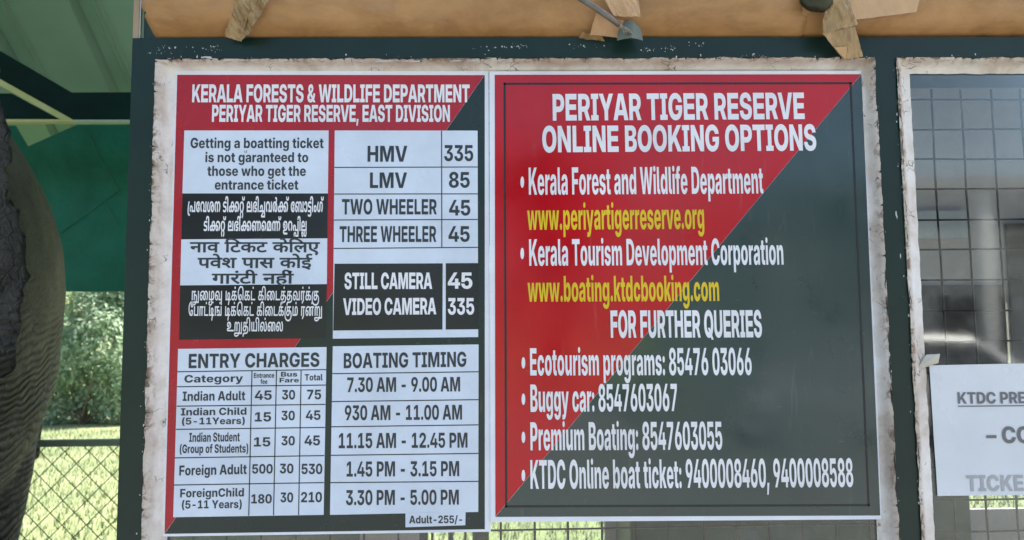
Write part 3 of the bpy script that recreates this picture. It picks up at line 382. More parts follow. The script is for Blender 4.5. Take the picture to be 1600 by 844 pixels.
        6: (961,[[457,-12,402,-7,353,8,313,33,283,67,264,109,257,160,264,212,286,256,322,291,373,317,441,334,524,339,614,339,692,333,757,315,811,286,853,248,885,203,907,152,919,97,924,39,918,-36,901,-100,875,-155,839,-202,796,-240,747,-270,692,-293,633,-309,572,-318,508,-321,490,-321,399,-315,320,-296,252,-267,195,-227,149,-180,112,-126,84,-67,64,-4,53,61,50,127,50,145,54,232,67,311,86,383,111,448,170,566,266,514,211,405,190,346,174,284,163,219,160,151,160,131,165,57,179,-11,204,-72,239,-125,285,-168,342,-201,412,-221,494,-228,503,-228,569,-224,629,-212,681,-192,725,-163,760,-126,785,-80,801,-26,806,38,800,103,782,156,752,198,712,229,661,247,599,253,510,253,447,248,421,242,401,231,377,202,370,161,376,124,396,98,426,83,465,78,495,81,520,90,540,107,555,133,564,170,567,219,567,469,443,469,443,286,340,270,340,559,832,559,832,469,677,469,677,235,675,172,668,125,655,89,638,59,605,26,563,4,513,-8]]),
        7: (902,[[226,-12,175,-5,131,14,94,48,66,97,49,162,43,242,48,318,65,384,92,440,128,487,171,524,221,550,275,566,334,571,381,568,423,559,461,542,495,517,520,491,538,460,552,422,562,377,569,322,573,256,577,188,588,133,609,96,629,83,655,79,679,82,700,93,717,112,730,142,738,185,740,240,737,295,728,350,694,456,670,505,643,548,744,604,791,524,826,438,848,347,855,251,850,173,834,108,807,56,767,19,715,-4,650,-12,611,-9,577,-1,546,15,519,38,495,71,477,114,464,168,458,239,453,321,442,386,421,433,404,453,382,467,354,476,322,479,269,471,225,447,190,409,165,359,149,298,144,229,147,176,154,136,165,107,181,88,200,78,221,74,254,84,274,112,279,134,280,162,276,201,263,230,241,247,214,253,183,248,154,232,106,186,88,265,119,294,153,318,193,334,238,339,281,334,317,319,347,294,370,260,383,218,388,168,383,115,369,70,346,35,315,9,274,-7]]),
        8: (759,[[505,571,572,561,624,533,664,488,692,427,708,354,713,270,710,199,698,139,678,91,647,54,600,23,572,12,538,5,496,1,445,0,69,0,69,559,184,559,184,90,337,90,337,378,340,427,348,468,363,501,384,529,407,547,434,560,467,568],[510,481,491,478,473,466,463,452,457,433,453,405,451,365,451,90,478,90,519,94,550,107,572,129,587,163,595,209,598,268,596,325,589,376,578,419,562,452,539,474],[196,-51,225,-52,254,-57,248,-141,231,-138,210,-138,171,-148,159,-162,154,-183,157,-201,166,-214,196,-229,232,-233,247,-233,280,-231,309,-223,333,-210,353,-191,385,-140,402,-114,430,-95,475,-87,556,-111,527,-123,507,-139,483,-177,461,-222,433,-258,399,-286,358,-305,309,-317,252,-321,230,-321,188,-318,148,-309,115,-296,89,-279,58,-240,49,-213,45,-181,55,-127,84,-86,114,-67,151,-55],[462,-174,454,-163,396,-136,373,-114,355,-84,343,-46,337,1,448,1,455,-44,465,-61,480,-73,506,-82,524,-84,549,-84,631,-84,631,-174]]),
        9: (759,[[505,571,572,562,624,533,664,488,692,427,708,354,713,270,710,198,698,139,678,91,647,54,600,23,572,12,538,5,496,1,445,0,69,0,69,559,184,559,184,90,337,90,337,378,340,427,348,468,363,501,384,529,407,547,434,560,467,568],[510,481,491,478,473,466,463,452,457,433,453,405,451,365,451,90,478,90,519,94,550,107,573,129,587,163,595,209,598,269,596,325,589,376,578,419,562,452,540,474]]),
        10: (975,[[508,362,557,356,600,337,634,304,660,258,676,196,681,119,672,8,660,-45,641,-95,639,-117,602,-172,555,-221,499,-263,434,-294,361,-314,279,-321,268,-321,204,-316,147,-303,99,-280,62,-249,39,-210,31,-163,40,-121,65,-92,99,-76,128,-72,173,-71,790,-71,790,559,905,559,905,-161,559,-161,521,-155,177,-155,159,-156,147,-160,138,-177,142,-192,153,-206,171,-218,195,-227,226,-234,262,-236,274,-236,355,-228,421,-205,473,-170,515,-125,524,-101,544,-53,558,0,569,111,567,165,559,207,546,237,519,263,482,272,456,269,433,260,388,227,383,316,442,349,473,359],[69,0,69,559,539,559,539,469,420,469,420,0,306,0,306,469,184,469,184,0]]),
        11: (955,[[69,0,69,559,576,559,576,469,419,469,419,333,463,354,520,362,567,357,605,341,633,317,652,286,663,251,667,214,664,176,655,143,630,90,841,90,840,0,304,0,304,90,511,90,526,109,540,135,550,166,553,199,549,232,536,255,516,267,489,272,452,264,419,245,419,154,304,154,304,469,184,469,184,0],[702,0,682,90,770,90,770,559,884,559,884,0]]),
        12: (1095,[[226,-12,175,-5,131,15,94,48,66,97,49,161,43,241,53,333,83,414,131,479,198,529,251,552,311,566,377,571,462,564,536,540,573,521,611,494,639,464,687,410,725,344,748,268,756,184,752,125,737,76,714,38,683,10,644,-6,598,-12,548,-6,507,13,477,42,456,82,443,129,439,184,442,237,451,287,465,334,485,378,511,419,542,458,580,494,642,529,678,542,722,551,777,557,848,559,1078,559,1078,469,960,469,960,0,846,0,846,469,820,469,781,468,748,466,698,457,660,440,623,412,599,390,580,360,565,322,555,281,546,192,550,135,561,100,577,81,597,74,615,78,628,88,637,105,644,128,648,189,643,258,625,321,596,375,557,418,515,446,471,465,424,475,374,479,311,472,258,453,215,422,182,381,159,334,147,281,145,256,144,226,146,175,153,135,165,107,180,88,199,78,221,74,254,84,274,112,279,134,280,162,276,201,263,230,241,247,213,253,183,248,155,232,106,186,88,265,119,294,153,318,193,334,238,339,281,334,318,319,348,294,370,260,383,218,388,168,383,115,370,70,347,35,315,9,275,-7]]),
        13: (675,[[69,0,69,559,184,559,184,90,490,90,490,559,605,559,605,0]]),
        14: (562,[[240,-213,158,-145,313,28,313,469,184,469,184,0,69,0,69,559,546,559,546,469,428,469,428,0]]),
        15: (1035,[[520,571,585,561,639,532,682,485,713,420,732,338,738,241,733,139,720,48,697,-35,665,-112,668,-133,625,-190,575,-236,515,-273,447,-300,369,-316,282,-321,276,-321,212,-317,153,-304,103,-282,64,-251,39,-211,31,-163,40,-121,65,-92,99,-76,128,-72,173,-71,878,-71,878,-161,608,-161,557,-155,177,-155,159,-156,147,-160,138,-177,147,-199,172,-218,215,-231,274,-236,281,-236,348,-232,406,-222,455,-206,515,-168,563,-114,560,-87,580,-42,596,9,616,121,622,239,619,320,608,382,591,427,569,458,542,475,511,481,475,474,447,452,429,406,424,375,423,335,423,0,308,0,308,341,308,379,306,410,293,454,274,473,246,481,219,475,200,458,191,440,186,415,183,383,182,340,182,0,68,0,68,352,69,394,72,430,88,486,114,526,136,546,162,560,192,568,227,571,267,568,300,557,328,540,352,515,373,483,392,443,346,453,387,514,412,538,441,556,476,567],[850,-161,850,559,964,559,964,-161]]),
        16: (738,[[239,-12,183,-7,134,8,94,33,64,67,45,109,38,160,46,212,67,256,104,291,155,317,222,334,305,339,415,339,496,333,566,314,623,282,666,236,693,175,702,99,696,37,679,-15,651,-59,613,-96,584,-116,550,-132,510,-145,464,-154,411,-159,349,-161,300,-161,253,-162,222,-167,184,-185,161,-217,155,-239,153,-266,154,-290,156,-315,45,-321,40,-280,38,-239,42,-196,54,-160,73,-131,98,-108,139,-86,196,-74,232,-72,276,-71,332,-71,394,-69,442,-64,479,-56,508,-44,551,-11,568,12,580,39,586,71,588,107,585,146,573,178,556,203,533,223,475,246,408,253,291,253,229,248,203,242,182,231,159,202,152,161,158,125,178,99,208,83,247,78,276,81,301,90,322,107,337,134,346,171,349,219,349,469,225,469,225,302,122,286,122,559,613,559,613,469,461,469,461,235,458,172,451,125,438,89,420,59,388,26,346,4,296,-8]]),
        17: (707,[[69,0,69,559,184,559,184,90,690,90,690,0],[443,477,483,474,516,464,543,449,564,430,590,380,598,322,596,278,588,228,566,123,470,-284,363,-262,430,16,433,32,456,134,468,188,477,232,485,313,482,347,472,370,457,383,438,388,414,381,396,362,384,332,380,290,383,251,392,211,423,138,466,75,391,19,334,102,292,192,281,241,277,294,282,343,296,387,320,424,352,453,394,471]]),
        18: (601,[[69,0,69,559,184,559,184,90,584,90,584,0]]),
        19: (877,[[260,571,345,564,414,541,467,507,504,463,525,413,533,358,528,307,512,264,488,228,456,200,418,179,375,163,278,143,195,133,173,129,160,124,151,109,160,94,172,91,191,90,861,90,861,0,191,0,139,4,100,14,73,31,54,52,44,77,41,103,45,132,56,158,75,179,102,197,138,210,182,218,250,226,314,238,360,254,391,274,409,298,417,326,420,357,415,396,400,427,377,452,347,469,312,481,273,485,256,484,238,485,225,485,192,480,165,465,146,441,140,406,144,375,156,354,175,342,197,338,217,342,234,353,245,375,249,410,246,445,237,479,203,535,283,541,312,507,335,461,342,432,344,397,340,354,327,319,305,290,275,269,237,256,192,251,152,255,115,267,84,287,59,315,43,353,38,401,45,454,66,497,99,530,144,553,198,566]]),
        20: (926,[[225,-12,175,-5,131,15,94,49,66,98,49,162,43,243,47,311,60,372,81,424,125,488,182,534,250,562,325,571,392,565,449,548,496,522,533,487,562,444,581,396,592,343,596,288,593,233,585,181,560,90,742,90,742,559,856,559,856,0,451,0,442,73,455,110,468,157,478,211,481,274,476,336,462,387,439,427,407,455,367,473,320,479,268,471,224,446,189,407,164,357,149,297,144,230,146,177,154,137,165,107,181,88,200,78,221,74,254,84,274,113,279,135,280,162,276,202,262,230,241,247,213,253,183,248,154,232,106,186,88,265,119,294,153,318,193,334,238,339,281,334,317,319,347,294,370,260,383,218,388,168,383,115,369,70,346,35,314,9,274,-7]]),
        21: (926,[[225,-12,175,-5,131,15,94,49,66,98,49,162,43,243,47,311,60,372,81,424,125,488,183,534,250,562,325,571,392,565,449,548,496,522,533,487,562,444,581,396,592,343,596,288,593,233,585,181,560,90,742,90,742,559,856,559,856,0,451,0,442,73,455,110,468,157,478,211,481,274,476,336,462,387,439,427,407,455,367,473,320,479,268,471,224,446,189,407,164,357,149,297,144,230,146,177,154,137,165,107,181,88,200,78,221,74,254,84,274,113,279,135,280,162,276,202,262,230,241,247,213,253,183,248,154,232,106,186,88,265,119,294,153,318,193,334,238,339,281,334,317,319,347,294,370,260,383,218,388,168,383,115,369,70,346,35,314,9,274,-7],[742,-283,742,22,856,22,856,-283]]),
        22: (0,[[-275,671,-303,676,-324,692,-339,715,-343,745,-339,775,-324,799,-302,814,-276,819,-248,814,-226,799,-212,775,-207,745,-212,715,-226,692,-248,676]]),
        23: (842,[[302,0,302,559,416,559,416,90,657,90,657,559,772,559,772,0],[209,-11,175,-8,147,1,107,33,87,68,74,116,71,148,70,187,70,559,184,559,184,189,185,155,188,129,203,95,220,84,244,79,265,82,284,91,302,106,319,128,320,39,298,19,273,3,243,-7]]),
    },
    'd': {
        0: (259,[[192,529,192,-22,67,-22,67,529,-22,529,-22,644,295,644,295,529]]),
        1: (0,[[-207,772,-202,803,-184,828,-160,847,-130,852,-100,847,-75,828,-58,802,-53,772,-58,742,-75,716,-100,697,-130,692,-160,697,-184,716,-202,741]]),
        2: (553,[[590,529,496,529,496,380,494,332,487,293,476,262,458,232,423,200,379,180,306,167,281,282,335,296,354,308,367,330,370,347,371,380,371,529,182,529,182,353,183,312,185,281,189,258,195,241,221,212,242,197,271,179,381,117,438,80,478,44,500,0,508,-52,504,-97,490,-136,473,-171,446,-214,337,-150,371,-92,380,-55,375,-32,367,-21,350,-8,321,12,279,37,191,87,121,137,94,167,74,204,61,252,57,315,57,529,-22,529,-22,644,590,644]]),
        3: (0,[[-185,593,-211,679,-230,731,-250,765,-270,786,-290,797,-315,801,-350,796,-399,782,-437,898,-370,914,-318,918,-262,911,-212,889,-170,850,-134,794,-102,719,-64,593]]),
        4: (563,[[230,529,230,233,226,204,213,178,189,161,160,156,126,162,93,181,65,207,41,239,25,273,19,308,23,337,38,361,66,377,101,381,105,381,105,529,-22,529,-22,644,600,644,600,529,496,529,496,-22,371,-22,371,529]]),
        5: (531,[[292,81,344,102,365,115,377,129,381,148,376,172,361,190,331,202,280,207,225,201,188,182,167,157,160,124,171,72,185,46,212,16,255,-23,335,-87,249,-172,152,-89,91,-23,60,24,42,75,36,130,40,171,54,208,75,239,86,250,62,281,50,315,47,352,50,383,59,411,92,451,151,479,189,485,228,487,339,487,339,529,-22,529,-22,644,568,644,568,529,464,529,464,372,230,372,206,371,192,370,178,363,174,357,172,348,179,323,191,309,229,318,284,322,351,317,405,299,449,272,479,236,497,196,503,153,493,92,464,42,416,5,336,-26]]),
        6: (491,[[271,200,218,193,157,172,104,211,65,249,37,296,28,351,30,383,41,411,72,450,103,468,136,479,174,485,221,487,292,487,292,529,-22,529,-22,644,527,644,527,529,417,529,417,372,211,372,186,371,173,370,159,363,155,357,152,347,155,332,162,319,180,302,218,312,276,316,350,306,411,274,443,241,463,200,469,154,463,109,448,69,421,35,365,1,315,3,357,2,446,-27,392,-140,263,-75,169,-20,119,-15,72,-2,38,24,25,63,30,93,46,118,70,133,102,138,151,127,178,109,202,91,219,90,277,95,316,107,336,127,343,154,340,172,328,186,306,196],[279,593,237,680,225,722,221,762,227,809,245,849,275,880,330,909,398,918,462,912,532,885,495,777,440,800,405,805,378,800,360,788,349,771,345,746,348,718,356,691,372,661,412,594]]),
        7: (259,[[-200,593,-232,676,-242,748,-236,795,-220,835,-194,870,-156,898,-112,913,-61,918,0,910,52,886,93,845,128,788,157,716,179,644,295,644,295,529,192,529,192,-22,67,-22,67,529,-22,529,-22,644,57,644,47,678,29,727,10,764,-9,786,-31,799,-57,803,-83,798,-101,785,-113,764,-117,733,-108,678,-72,593]]),
        8: (259,[[67,529,-22,529,-22,644,47,644,39,663,31,724,38,779,61,827,97,866,145,895,202,913,266,918,360,910,449,882,528,838,600,779,665,709,740,596,610,593,542,675,480,731,415,771,350,794,283,802,227,796,188,776,164,750,156,712,158,690,164,671,178,644,295,644,295,529,192,529,192,-22,67,-22]]),
        9: (762,[[799,529,474,529,468,383,475,396,519,414,569,421,636,410,690,374,718,336,733,291,738,239,734,189,722,135,701,80,659,9,547,73,583,125,599,162,610,200,614,237,610,271,599,292,584,303,562,308,535,301,503,281,474,249,474,-22,349,-22,351,137,322,116,277,100,226,96,175,101,129,117,86,144,52,182,31,232,24,290,31,346,51,394,87,434,131,463,184,481,244,486,298,482,324,479,363,472,353,355,289,366,250,369,204,363,173,347,156,325,149,292,156,255,173,230,198,215,228,210,264,214,295,228,349,271,349,529,-22,529,-22,644,799,644]]),
        10: (678,[[-22,529,-22,644,715,644,715,529,611,529,611,-22,486,-22,486,335,495,334,475,331,455,324,435,310,415,287,395,253,370,181,251,218,273,283,283,304,254,322,233,328,210,331,182,326,164,314,152,296,148,271,152,240,167,209,191,177,225,142,269,103,342,41,255,-42,134,68,89,115,54,165,31,218,23,275,30,329,52,375,83,407,122,430,163,444,204,448,250,444,292,433,331,413,354,397,385,420,439,442,498,448,486,448,486,529]]),
        11: (555,[[-22,644,591,644,591,529,488,529,488,-22,363,-22,363,276,226,276,226,242,221,213,206,186,182,171,153,166,120,172,89,191,61,217,37,249,21,283,15,318,19,347,34,371,62,387,97,391,363,391,363,529,-22,529]]),
        12: (259,[[192,529,192,-22,67,-22,67,529,-22,529,-22,644,295,644,295,529],[74,593,48,679,28,731,9,765,-11,786,-31,797,-56,801,-91,796,-140,782,-178,898,-111,914,-59,918,-3,911,46,889,89,850,126,794,157,718,195,593]]),
        13: (568,[[501,529,501,-22,376,-22,376,155,343,138,302,127,254,124,212,127,174,140,140,156,112,178,87,212,70,251,60,298,57,357,57,529,-22,529,-22,644,605,644,605,529],[376,529,182,529,182,369,183,333,185,307,192,275,205,257,227,244,263,239,297,243,327,255,376,291]]),
        14: (409,[[427,43,342,-42,215,71,165,121,122,166,85,208,57,243,38,273,25,298,18,341,23,366,39,392,67,410,104,415,132,411,160,401,184,377,200,389,219,411,230,437,234,468,229,509,223,529,-22,529,-22,644,446,644,446,529,349,529,354,514,358,458,352,402,333,354,304,315,267,282,223,257,203,247,232,216,287,162]]),
        15: (676,[[609,529,609,-22,484,-22,484,239,451,232,380,229,289,236,243,246,215,253,201,246,228,215,279,162,412,43,327,-43,204,71,158,121,116,167,82,208,55,243,36,274,25,299,18,341,23,366,39,392,67,410,104,415,132,411,160,401,179,382,180,383,189,404,195,458,190,508,184,529,-22,529,-22,644,713,644,713,529],[370,344,437,348,484,357,484,529,311,529,315,515,320,458,318,416,309,379,297,346,300,351]]),
        16: (680,[[122,167,84,172,50,188,26,217,18,254,23,289,43,316,71,331,105,336,149,327,175,314,193,302,223,317,255,348,276,390,283,443,277,486,259,517,233,537,198,544,179,542,168,535,163,528,161,517,168,495,176,484,194,474,225,466,297,460,270,345,191,357,139,374,97,401,68,435,50,474,44,518,54,572,87,617,138,645,204,654,255,649,303,629,344,600,377,557,400,505,406,440,396,368,369,301,323,244,288,218,357,149,446,38,345,-31,284,52,242,103,202,144,171,171],[613,529,613,-22,488,-22,488,529,399,529,399,644,717,644,717,529]]),
        17: (504,[[541,529,393,529,393,327,316,327,274,325,242,320,193,299,168,276,153,248,148,215,153,177,167,148,187,125,215,109,247,100,283,96,330,99,368,107,468,151,510,34,394,-7,341,-19,286,-22,216,-16,152,6,99,41,58,89,33,149,24,220,33,287,62,343,106,387,161,417,223,436,287,442,268,442,268,529,-22,529,-22,644,541,644]]),
        18: (556,[[593,529,489,529,489,-22,365,-22,365,127,368,129,331,111,285,100,233,96,177,101,127,119,84,147,51,186,31,232,24,286,31,345,53,395,90,435,137,464,192,481,255,486,290,484,329,481,377,472,369,355,304,366,260,369,210,363,176,346,157,321,149,287,156,252,173,229,200,215,235,210,278,215,314,230,345,251,365,270,365,529,-22,529,-22,644,593,644]]),
    },
}
LINES = {
    ('m',1): [18,16,5,26,22,13,-1,23,8,9,21,27,-1,11,3,8,4,26,19,9,27,-1,5,2,0,24,8,1,7,27],
    ('m',2): [23,8,9,21,27,-1,11,3,8,9,15,6,12,14,27,-1,25,20,17,8,10],
    ('t',1): [10,1,8,21,-1,17,5,22,3,5,18,22,-1,5,4,1,18,16,22,16,20,14,22,5,22,6],
    ('t',2): [2,13,0,18,22,17,11,22,-1,17,5,22,3,5,18,22,-1,5,4,1,18,5,22,6,9,22,-1,14,12,22,15],
    ('t',3): [19,15,16,4,23,4,7,22,1,7],
    ('d',1): [11,0,18,-1,8,17,9,17,-1,9,3,8,10,2],
    ('d',2): [13,18,3,16,-1,13,0,15,-1,9,12,6],
    ('d',3): [4,0,14,1,17,7,-1,11,5,7,1],
}


def glyph(font, key):
    adv, cs = GLYPHS[font][key]
    return adv, [[(q[i], q[i + 1]) for i in range(0, len(q), 2)] for q in cs]


def winding(p, cs):
    w = 0
    for q in cs:
        for i in range(len(q)):
            (x0, y0), (x1, y1) = q[i - 1], q[i]
            s_ = (x1 - x0) * (p[1] - y0) - (p[0] - x0) * (y1 - y0)
            if y0 <= p[1] < y1 and s_ > 0:
                w += 1
            elif y1 <= p[1] < y0 and s_ < 0:
                w -= 1
    return w


FILLED = {}


def filled(font, key):
    """advance, flat vertices and triangles of one glyph, overlapping strokes merged"""
    if (font, key) not in FILLED:
        a, cs = glyph(font, key)
        vin, ein = [], []
        for q in cs:
            o = len(vin)
            vin += [Vector(p) for p in q]
            ein += [(o + i, o + (i + 1) % len(q)) for i in range(len(q))]
        vo, _, fo, _, _, _ = delaunay_2d_cdt(vin, ein, [], 0, 0.01)
        keep = []
        for t in fo:
            p = [(vo[i].x, vo[i].y) for i in t]
            g = (sum(q[0] for q in p) / len(p), sum(q[1] for q in p) / len(p))
            if winding(g, cs) != 0:
                ar = (p[1][0] - p[0][0]) * (p[2][1] - p[0][1]) - (p[2][0] - p[0][0]) * (p[1][1] - p[0][1])
                if abs(ar) > 1e-3:
                    keep.append(list(t) if ar > 0 else list(t)[::-1])
        FILLED[font, key] = (a, [(q.x, q.y) for q in vo], keep)
    return FILLED[font, key]


def layout(font, text):
    """vertices in em units with their pen offsets applied, and triangles"""
    pen, vv, ff = 0, [], []
    for ch in text:
        key = ord(ch) if isinstance(ch, str) else ch
        if key == -1 or key == 32:
            pen += 250 if font in 'bh' else 300
            continue
        a, vs_, fs_ = filled(font, key)
        used = sorted({i for t in fs_ for i in t})
        ren = {i: len(vv) + k for k, i in enumerate(used)}
        vv += [(vs_[i][0] + pen, vs_[i][1]) for i in used]
        ff += [[ren[i] for i in t] for t in fs_]
        pen += a
    return vv, ff


HEIGHT = {'cap': 727.0, 'x': 546.0, 'm': 576.0, 't': 562.0, 'd': 622.0}


def lettering(font, text, x0, x1, top, base, y, mat, parent, ref='cap', slope=0.0, tilt=0.0):
    """one line of print: ink from x0 to x1, reference height top..base, in photo measure on the plane y.
    slope: how much the right end stands higher than the left."""
    vv, faces = layout(font, text)
    xs = [p[0] for p in vv]
    a, b = min(xs), max(xs)
    H = HEIGHT[ref]
    L0, R0 = at(x0, base, y), at(x1, base - slope, y)
    up = at(x0, top, y).z - L0.z
    ax = (R0 - L0) / (b - a)
    verts = []
    for px, pz in vv:
        w = L0 + ax * (px - a)
        verts.append((w.x, y, w.z + up * pz / H))
    return mesh_obj('lettering', verts, faces, mat, parent)


def sheet(name, pxs, y, mat, parent, label=None):
    """printed field: polygon in photo measure on the plane y, facing -Y"""
    p = quad(pxs, y)
    o = mesh_obj(name, p, [list(range(len(p)))], mat, parent)
    o.data.calc_loop_triangles()
    if o.data.polygons[0].normal.y > 0:
        o.data.flip_normals()
    if label:
        o['label'] = label
    return o


def rule(mb, p, q, w, y):
    """a printed line of width w (photo px) from p to q"""
    a, b = at(*p, y), at(*q, y)
    d = (b - a).normalized()
    nrm = Vector((-d.z, 0, d.x)) * (w * 0.00125 / 2)
    mb.add([a - nrm, b - nrm, b + nrm, a + nrm], [[0, 1, 2, 3]])

# ------------------------------------------------------------------ materials
GREEN = mottled('dark_green_gloss_paint', (0.003, 0.018, 0.013), (0.006, 0.026, 0.020), 9, 0.35, 0.25, 0.0015, 60, 0.4)
PUTTY, n, l, b = new_mat('old_cream_putty')
v = coords(n, l)
ac = n.new('ShaderNodeAttribute')
ac.attribute_name = 'across'
f1 = noise_tex(n, l, v, 14, 6, 0.6)
f2 = noise_tex(n, l, v, 90, 4, 0.7, 1.5)
base = ramp(n, l, f1, [(0.35, (0.66, 0.61, 0.57)), (0.5, (0.78, 0.76, 0.73)), (0.68, (0.84, 0.84, 0.83))])
st_ = ramp(n, l, noise_tex(n, l, coords(n, l, (1, 1, 1)), 4.5, 7, 0.7, 0.8), [(0.36, (0.72, 0.66, 0.60)), (0.5, (0.92, 0.89, 0.86)), (0.6, (1, 1, 1))])
spots = ramp(n, l, f2, [(0.27, (0.12, 0.10, 0.09)), (0.33, (1, 1, 1))])
mx = n.new('ShaderNodeMix')
mx.data_type = 'RGBA'
mx.blend_type = 'MULTIPLY'
mx.inputs[0].default_value = 1.0
l.new(base, mx.inputs[6])
l.new(spots, mx.inputs[7])
mq = n.new('ShaderNodeMix')
mq.data_type = 'RGBA'
mq.blend_type = 'MULTIPLY'
mq.inputs[0].default_value = 1.0
l.new(mx.outputs[2], mq.inputs[6])
l.new(st_, mq.inputs[7])
aged = ramp(n, l, ac.outputs['Fac'], [(0.0, (0.74, 0.69, 0.63)), (0.3, (0.93, 0.90, 0.87)), (0.55, (1.0, 1.0, 1.0))])
mr = n.new('ShaderNodeMix')
mr.data_type = 'RGBA'
mr.blend_type = 'MULTIPLY'
mr.inputs[0].default_value = 1.0
l.new(mq.outputs[2], mr.inputs[6])
l.new(aged, mr.inputs[7])
vo_ = n.new('ShaderNodeTexVoronoi')
vo_.feature = 'DISTANCE_TO_EDGE'
vo_.inputs['Scale'].default_value = 38
wob = n.new('ShaderNodeMix')
wob.data_type = 'RGBA'
wob.blend_type = 'ADD'
wob.inputs[0].default_value = 0.06
l.new(v, wob.inputs[6])
nt_ = n.new('ShaderNodeTexNoise')
nt_.inputs['Scale'].default_value = 25
l.new(v, nt_.inputs['Vector'])
l.new(nt_.outputs['Color'], wob.inputs[7])
l.new(wob.outputs[2], vo_.inputs['Vector'])
lines_ = ramp(n, l, vo_.outputs['Distance'], [(0.0, (1, 1, 1)), (0.035, (0, 0, 0))])
gate = ramp(n, l, noise_tex(n, l, v, 19, 3, 0.6), [(0.54, (0, 0, 0)), (0.60, (1, 1, 1))])
mm_ = n.new('ShaderNodeMath')
mm_.operation = 'MULTIPLY'
l.new(lines_, mm_.inputs[0])
l.new(gate, mm_.inputs[1])
mk_ = n.new('ShaderNodeMix')
mk_.data_type = 'RGBA'
l.new(mm_.outputs[0], mk_.inputs[0])
rg_ = n.new('ShaderNodeMath')
rg_.operation = 'MULTIPLY'
l.new(ramp(n, l, ac.outputs['Fac'], [(0.05, (1, 1, 1)), (0.42, (0, 0, 0))]), rg_.inputs[0])
l.new(ramp(n, l, noise_tex(n, l, v, 42, 7, 0.72, 0.5), [(0.50, (0, 0, 0)), (0.60, (1, 1, 1))]), rg_.inputs[1])
ru_ = n.new('ShaderNodeMix')
ru_.data_type = 'RGBA'
l.new(rg_.outputs[0], ru_.inputs[0])
l.new(mr.outputs[2], ru_.inputs[6])
ru_.inputs[7].default_value = (0.17, 0.105, 0.065, 1)
l.new(ru_.outputs[2], mk_.inputs[6])
mk_.inputs[7].default_value = (0.05, 0.045, 0.04, 1)
l.new(mk_.outputs[2], b.inputs['Base Color'])
b.inputs['Roughness'].default_value = 0.6
bump(n, l, noise_tex(n, l, v, 75, 6, 0.7, 0.6), 0.45, 0.003, b)
FLAKE = mottled('bared_white_undercoat', (0.50, 0.48, 0.47), (0.66, 0.65, 0.64), 60, 0.6, 0.4, 0.001, 150)
CRACK, n, l, b = new_mat('open_crack_shade')
b.inputs['Base Color'].default_value = (0.012, 0.012, 0.012, 1)  # near black paints in the shade of the open gaps
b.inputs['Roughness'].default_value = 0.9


def vinyl(name, col, rough=0.2, var=0.10, spec=0.5, wave=0.06, scuff=0.0):
    m, n, l, b = new_mat(name)
    v = coords(n, l)
    f = noise_tex(n, l, v, 7, 5, 0.6)
    c1 = tuple(c * (1 - var) for c in col[:3])
    c2 = tuple(min(1, c * (1 + var)) for c in col[:3])
    col_ = ramp(n, l, f, [(0.3, c1), (0.7, c2)])
    if scuff:
        sa = noise_tex(n, l, coords(n, l, (1.0, 1.0, 0.12)), 45, 5, 0.7, 0.6)
        sb = noise_tex(n, l, coords(n, l, (0.25, 1.0, 1.0)), 120, 3, 0.6, 0.3)
        sc = n.new('ShaderNodeMath')
        sc.operation = 'MAXIMUM'
        l.new(ramp(n, l, sa, [(0.62, (0, 0, 0)), (0.80, (scuff, scuff, scuff))]), sc.inputs[0])
        l.new(ramp(n, l, sb, [(0.70, (0, 0, 0)), (0.80, (scuff * 1.6, scuff * 1.6, scuff * 1.6))]), sc.inputs[1])
        mc = n.new('ShaderNodeMix')
        mc.data_type = 'RGBA'
        l.new(sc.outputs[0], mc.inputs[0])
        l.new(col_, mc.inputs[6])
        mc.inputs[7].default_value = (0.42, 0.42, 0.40, 1)
        col_ = mc.outputs[2]
    l.new(col_, b.inputs['Base Color'])
    sm_ = noise_tex(n, l, v, 3.5, 6, 0.62, 0.4)
    rr_ = n.new('ShaderNodeMapRange')
    rr_.inputs['From Min'].default_value = 0.35
    rr_.inputs['From Max'].default_value = 0.7
    rr_.inputs['To Min'].default_value = rough * 0.7
    rr_.inputs['To Max'].default_value = rough * 1.9
    l.new(sm_, rr_.inputs['Value'])
    l.new(rr_.outputs[0], b.inputs['Roughness'])
    b.inputs['Specular IOR Level'].default_value = spec
    if wave:
        bump(n, l, noise_tex(n, l, v, 5, 2, 0.4), wave, 0.02, b)
    return m


V_WHITE = vinyl('white_vinyl_border', (0.76, 0.80, 0.87))
V_PANEL = vinyl('white_vinyl_panel', (0.64, 0.73, 0.84), 0.25, scuff=0.10)
V_RED = vinyl('red_vinyl_left', (0.40, 0.012, 0.025), 0.22, scuff=0.12)
V_RED2 = vinyl('red_vinyl_right', (0.47, 0.006, 0.014), 0.14, scuff=0.10)
V_GREEN = vinyl('dark_green_vinyl', (0.011, 0.027, 0.025), 0.2, scuff=0.14)
V_GREEN2 = vinyl('dark_green_vinyl_right', (0.009, 0.037, 0.036), 0.15, spec=0.9, wave=0.12, scuff=0.12)
V_BLACK = vinyl('charcoal_vinyl', (0.012, 0.016, 0.020), 0.18)
INK = vinyl('dark_print_ink', (0.030, 0.037, 0.045), 0.3, wave=0)
INK_LINE = vinyl('dark_rule_ink', (0.012, 0.015, 0.018), 0.3, wave=0)
INK_WHITE = vinyl('white_lettering_vinyl', (0.78, 0.80, 0.84), 0.3, wave=0)
INK_YELLOW = vinyl('yellow_lettering_vinyl', (0.72, 0.52, 0.012), 0.3, wave=0)
INK_GREY = vinyl('grey_toner', (0.15, 0.16, 0.17), 0.5, wave=0)  # greyed in the colour to imitate glare haze over the print
INK_GLARE = vinyl('glare_paled_toner', (0.38, 0.40, 0.42), 0.5, wave=0)  # paler colour imitates glare washing over this word
PEN = vinyl('blue_grey_pen', (0.25, 0.28, 0.33), 0.5, wave=0)
